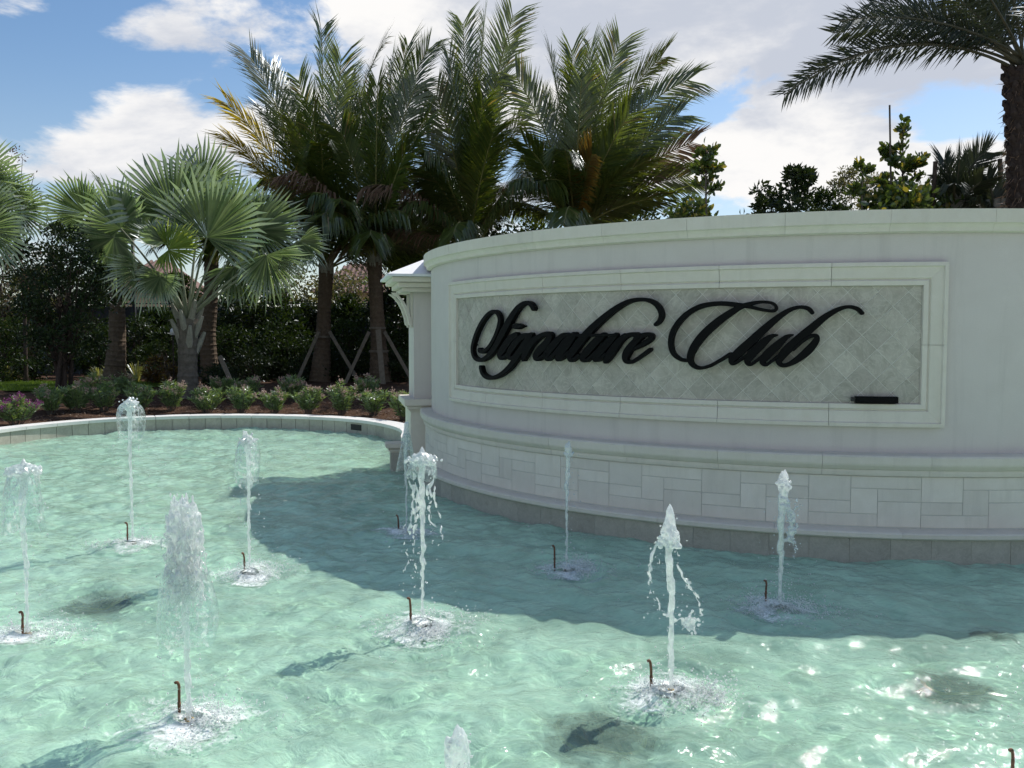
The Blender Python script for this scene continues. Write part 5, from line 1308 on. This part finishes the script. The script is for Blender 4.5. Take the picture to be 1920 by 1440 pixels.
ol = [(30, 16.0, .52, 'purple', 0), (95, 17.5, .62, 'dark', 4), (142, 17.9, .62, 'dark', 6), (196, 18.2, .66, 'dark', 7), (262, 18.6, .68, 'green', 3), (322, 18.9, .66, 'pink', 9), (388, 18.6, .58, 'green', 3), (452, 18.6, .60, 'green', 5),
      (516, 18.6, .50, 'pink', 7), (577, 18.5, .58, 'pink', 8), (640, 18.3, .72, 'pink', 14), (700, 18.0, .60, 'green', 4), (757, 17.2, .62, 'pink', 9)]
olab = {0: 'purple-flowered shrub in the bed at the far left of the pool', 1: 'dark shrub next to the purple-flowered one', 2: 'dark shrub below the multi-stemmed tree', 3: 'shrub left of the tall glassy bubble jet', 4: 'green shrub behind the tall glassy bubble jet',
        5: 'pink-tipped shrub left of the silver fan palm foot', 6: 'green shrub right of the silver fan palm foot', 7: 'green shrub behind the second bubble jet', 8: 'low pinkish shrub between that of the second bubble jet and the first braced palm', 9: 'pink-flowered shrub below the first braced palm',
        10: 'fullest pale pink flowering shrub between the two braced palms', 11: 'leafy green shrub below the palm nearest the pier', 12: 'pink-flowered shrub touching the pier base'}
for i, (px, Y, h, kd, fl) in enumerate(ol):
    Y = Y - (.60 if i > 3 else .25)
    oleander(px, Y, gz(px, Y), h, olab[i], i, fl if kd != 'purple' else 22, 'purple_petal' if kd == 'purple' else 'pink_petal', .42 if kd == 'purple' else .31)
for i, (px, Y, h, lb) in enumerate([(462, 19.8, .62, 'pink-tipped shrub in the second row right of the silver fan palm'), (550, 19.6, .62, 'pink-tipped shrub in the second row left of the first braced palm'), (690, 19.2, .66, 'pink-tipped shrub in the second row at the foot of the braced palm'), (420, 20, .55, 'shrub in the second row at the silver fan palm trunk'), (170, 19.3, .6, 'shrub in the second row under the multi-stemmed tree'), (235, 19.8, .6, 'shrub in the second row left of the silver fan palm')]):
    oleander(px, Y, gz(px, Y), h, lb, 40 + i, 8)

# ------------------------------------------------------------------ timber props, fence, lamp, house
for (x0, y0, x1, y1, Y, lb) in ((598, 622, 573, 678, 24.9, 'left timber prop of the first braced palm'), (618, 622, 645, 668, 25.0, 'right timber prop of the first braced palm'), (692, 622, 656, 700, 24.6, 'left timber prop of the palm nearest the pier'),
                                (709, 618, 720, 742, 24.2, 'thick front timber prop of the palm nearest the pier'), (721, 622, 755, 682, 24.7, 'right timber prop of the palm nearest the pier'), (412, 668, 432, 712, 20.6, 'pale timber prop leaning right of the silver fan palm')):
    a = at(x0, y0, Y); b = at(x1, y1, Y - .25); d = nrm(b - a); tt = (a[2] - gz(x1, Y)) / -d[2] if d[2] < 0 else 1; e = a + d * tt
    mb = MB(); wd = .045 if 'thick' not in lb else .07; s = nrm(np.cross(d, [0, 1, 0])) * wd; u = nrm(np.cross(d, s)) * .03; V = np.array([q + i * s + j * u for q in (a - e, e - e - d * 0) for (i, j) in ((-1, -1), (1, -1), (1, 1), (-1, 1))])
    mb.add(V, np.array([(0, 1, 2, 3), (7, 6, 5, 4), (0, 4, 5, 1), (1, 5, 6, 2), (2, 6, 7, 3), (3, 7, 4, 0)])); o = mb.build('timber_prop', M['timber']); o.location = tuple(e); tag(o, lb, 'prop', 'timber props')

fr_ = empty('screened_fence', (-6, 30, .45), 'tall fence covered in dark windscreen mesh behind the shrubs', 'fence')
fx0, fx1 = at(-40, 600, 30)[0] + 6, at(900, 600, 30)[0] + 6; npst = 8
for i in range(npst):
    x = fx0 + (fx1 - fx0) * i / (npst - 1); mb = MB(); mb.tube([(x, 0, -.1), (x, 0, 2.42)], .035, 8); mb.tube([(x, 0, 2.42), (x, 0, 2.46)], [.045, .02], 8); mb.build('post', M['dark_metal'], fr_)
    if i < npst - 1:
        x2 = fx0 + (fx1 - fx0) * (i + 1) / (npst - 1); mb = MB(); n = 10; q = np.linspace(x + .04, x2 - .04, n); V = np.vstack([np.c_[q, .045 + .02 * np.sin(np.arange(n) * 1.9 + i), np.full(n, z)] for z in (.02, 1.2, 2.30)]); V2 = V + [0, .006, 0]
        j = np.arange(n - 1); Fa = np.vstack([np.c_[j, j + 1, n + j + 1, n + j], np.c_[n + j, n + j + 1, 2 * n + j + 1, 2 * n + j]]); mb.add(V, Fa); mb.add(V2, Fa[:, ::-1]); mb.build('screen_panel', M['screen'], fr_)
for z in (2.40, .05):
    mb = MB(); mb.tube([(fx0, 0, z), (fx1, 0, z)], .022, 6); mb.build('rail', M['dark_metal'], fr_)

lp = at(253, 640, 29); lp[2] = .45; root = empty('lamp_post', tuple(lp), 'dark lamp post seen through the leaves left of the silver fan palm', 'lamp post')
zt = at(253, 380, 29)[2] - .45
mb = MB(); mb.tube([(0, 0, -.1), (0, 0, .5), (0, 0, zt)], [.09, .075, .05], 10); mb.build('post', M['dark_metal'], root, True)
mb = MB(); mb.tube(catmull(np.array([(0, 0, zt - .05), (.06, 0, zt + .05), (.2, 0, zt + .08)]), 5), .03, 6); mb.build('arm', M['dark_metal'], root, True)
mb = MB(); mb.tube([(.2, 0, zt - .03), (.2, 0, zt + .04), (.2, 0, zt + .10), (.2, 0, zt + .13)], [.20, .19, .12, .03], 14); mb.build('lamp_shade', M['dark_metal'], root, True)


def house(x0, x1, Y, zw, zr, label, seed):
    a = at(x0, 600, Y); b = at(x1, 600, Y); w = b[0] - a[0]; root = empty('house', (a[0], Y, .2), label, 'house', 'houses beyond the fence')
    mb = MB(); mb.box((0, 0, -.2), (w, 7, zw)); mb.build('wall', M['house_wall'], root)
    V = np.array([(-.5, -.5, zw), (w + .5, -.5, zw), (w + .5, 7.5, zw), (-.5, 7.5, zw), (w * .3, 3.5, zr), (w * .7, 3.5, zr)]) + [0, 0, .02]
    rf = obj('roof', V, [[0, 1, 5, 4], [1, 2, 5], [2, 3, 4, 5], [3, 0, 4], [0, 3, 2, 1]], M['roof_tile'], root)
    mb = MB(); n = int((w + 1) / .3)
    for i in range(n):   # barrel tile rows running down the front slope
        x = -.5 + .15 + i * .3; t = np.clip((x + .5) / (w * .3 + .5), 0, 1) if x < w * .3 else (np.clip((w + .5 - x) / (w * .3 + .5), 0, 1) if x > w * .7 else 1)
        mb.tube([(x, -.52, zw + .05), (x, -.5 + 4.0 * t, zw + .05 + (zr - zw) * t)], .09, 5)
    mb.build('tile_rows', M['roof_tile'], rf)
    for i, q in enumerate(np.linspace(.15, .85, max(2, int(w / 3)))):
        mb = MB(); mb.box((w * q - .5, -.04, .9), (w * q + .5, -.002, 2.1)); wn = mb.build('window', M['white_paint'], root); mb = MB(); mb.box((w * q - .42, -.05, .98), (w * q + .42, -.042, 2.02)); mb.build('pane', M['glass_dark'], wn)


house(205, 300, 46, 3.9, 5.6, 'tan house beyond the fence left of the silver fan palm', 1)
house(600, 715, 50, 3.9, 5.8, 'tile-roofed house beyond the fence between the braced palms', 2)
mk = at(324, 622, 22.5); mkr = empty('white_marker', (mk[0], mk[1], gz(324, 22.5)), 'small white-topped marker just left of the silver fan palm trunk', 'marker'); hz = mk[2] - gz(324, 22.5)
mb = MB(); mb.tube([(0, 0, -.05), (0, 0, hz - .08)], .018, 6); mb.build('post', M['bark_dark'], mkr, True)
mb = MB(); mb.tube([(0, 0, hz - .085), (0, 0, hz + .05), (0, 0, hz + .09)], [.07, .06, .02], 10); mb.build('cap', M['white_paint'], mkr, True)
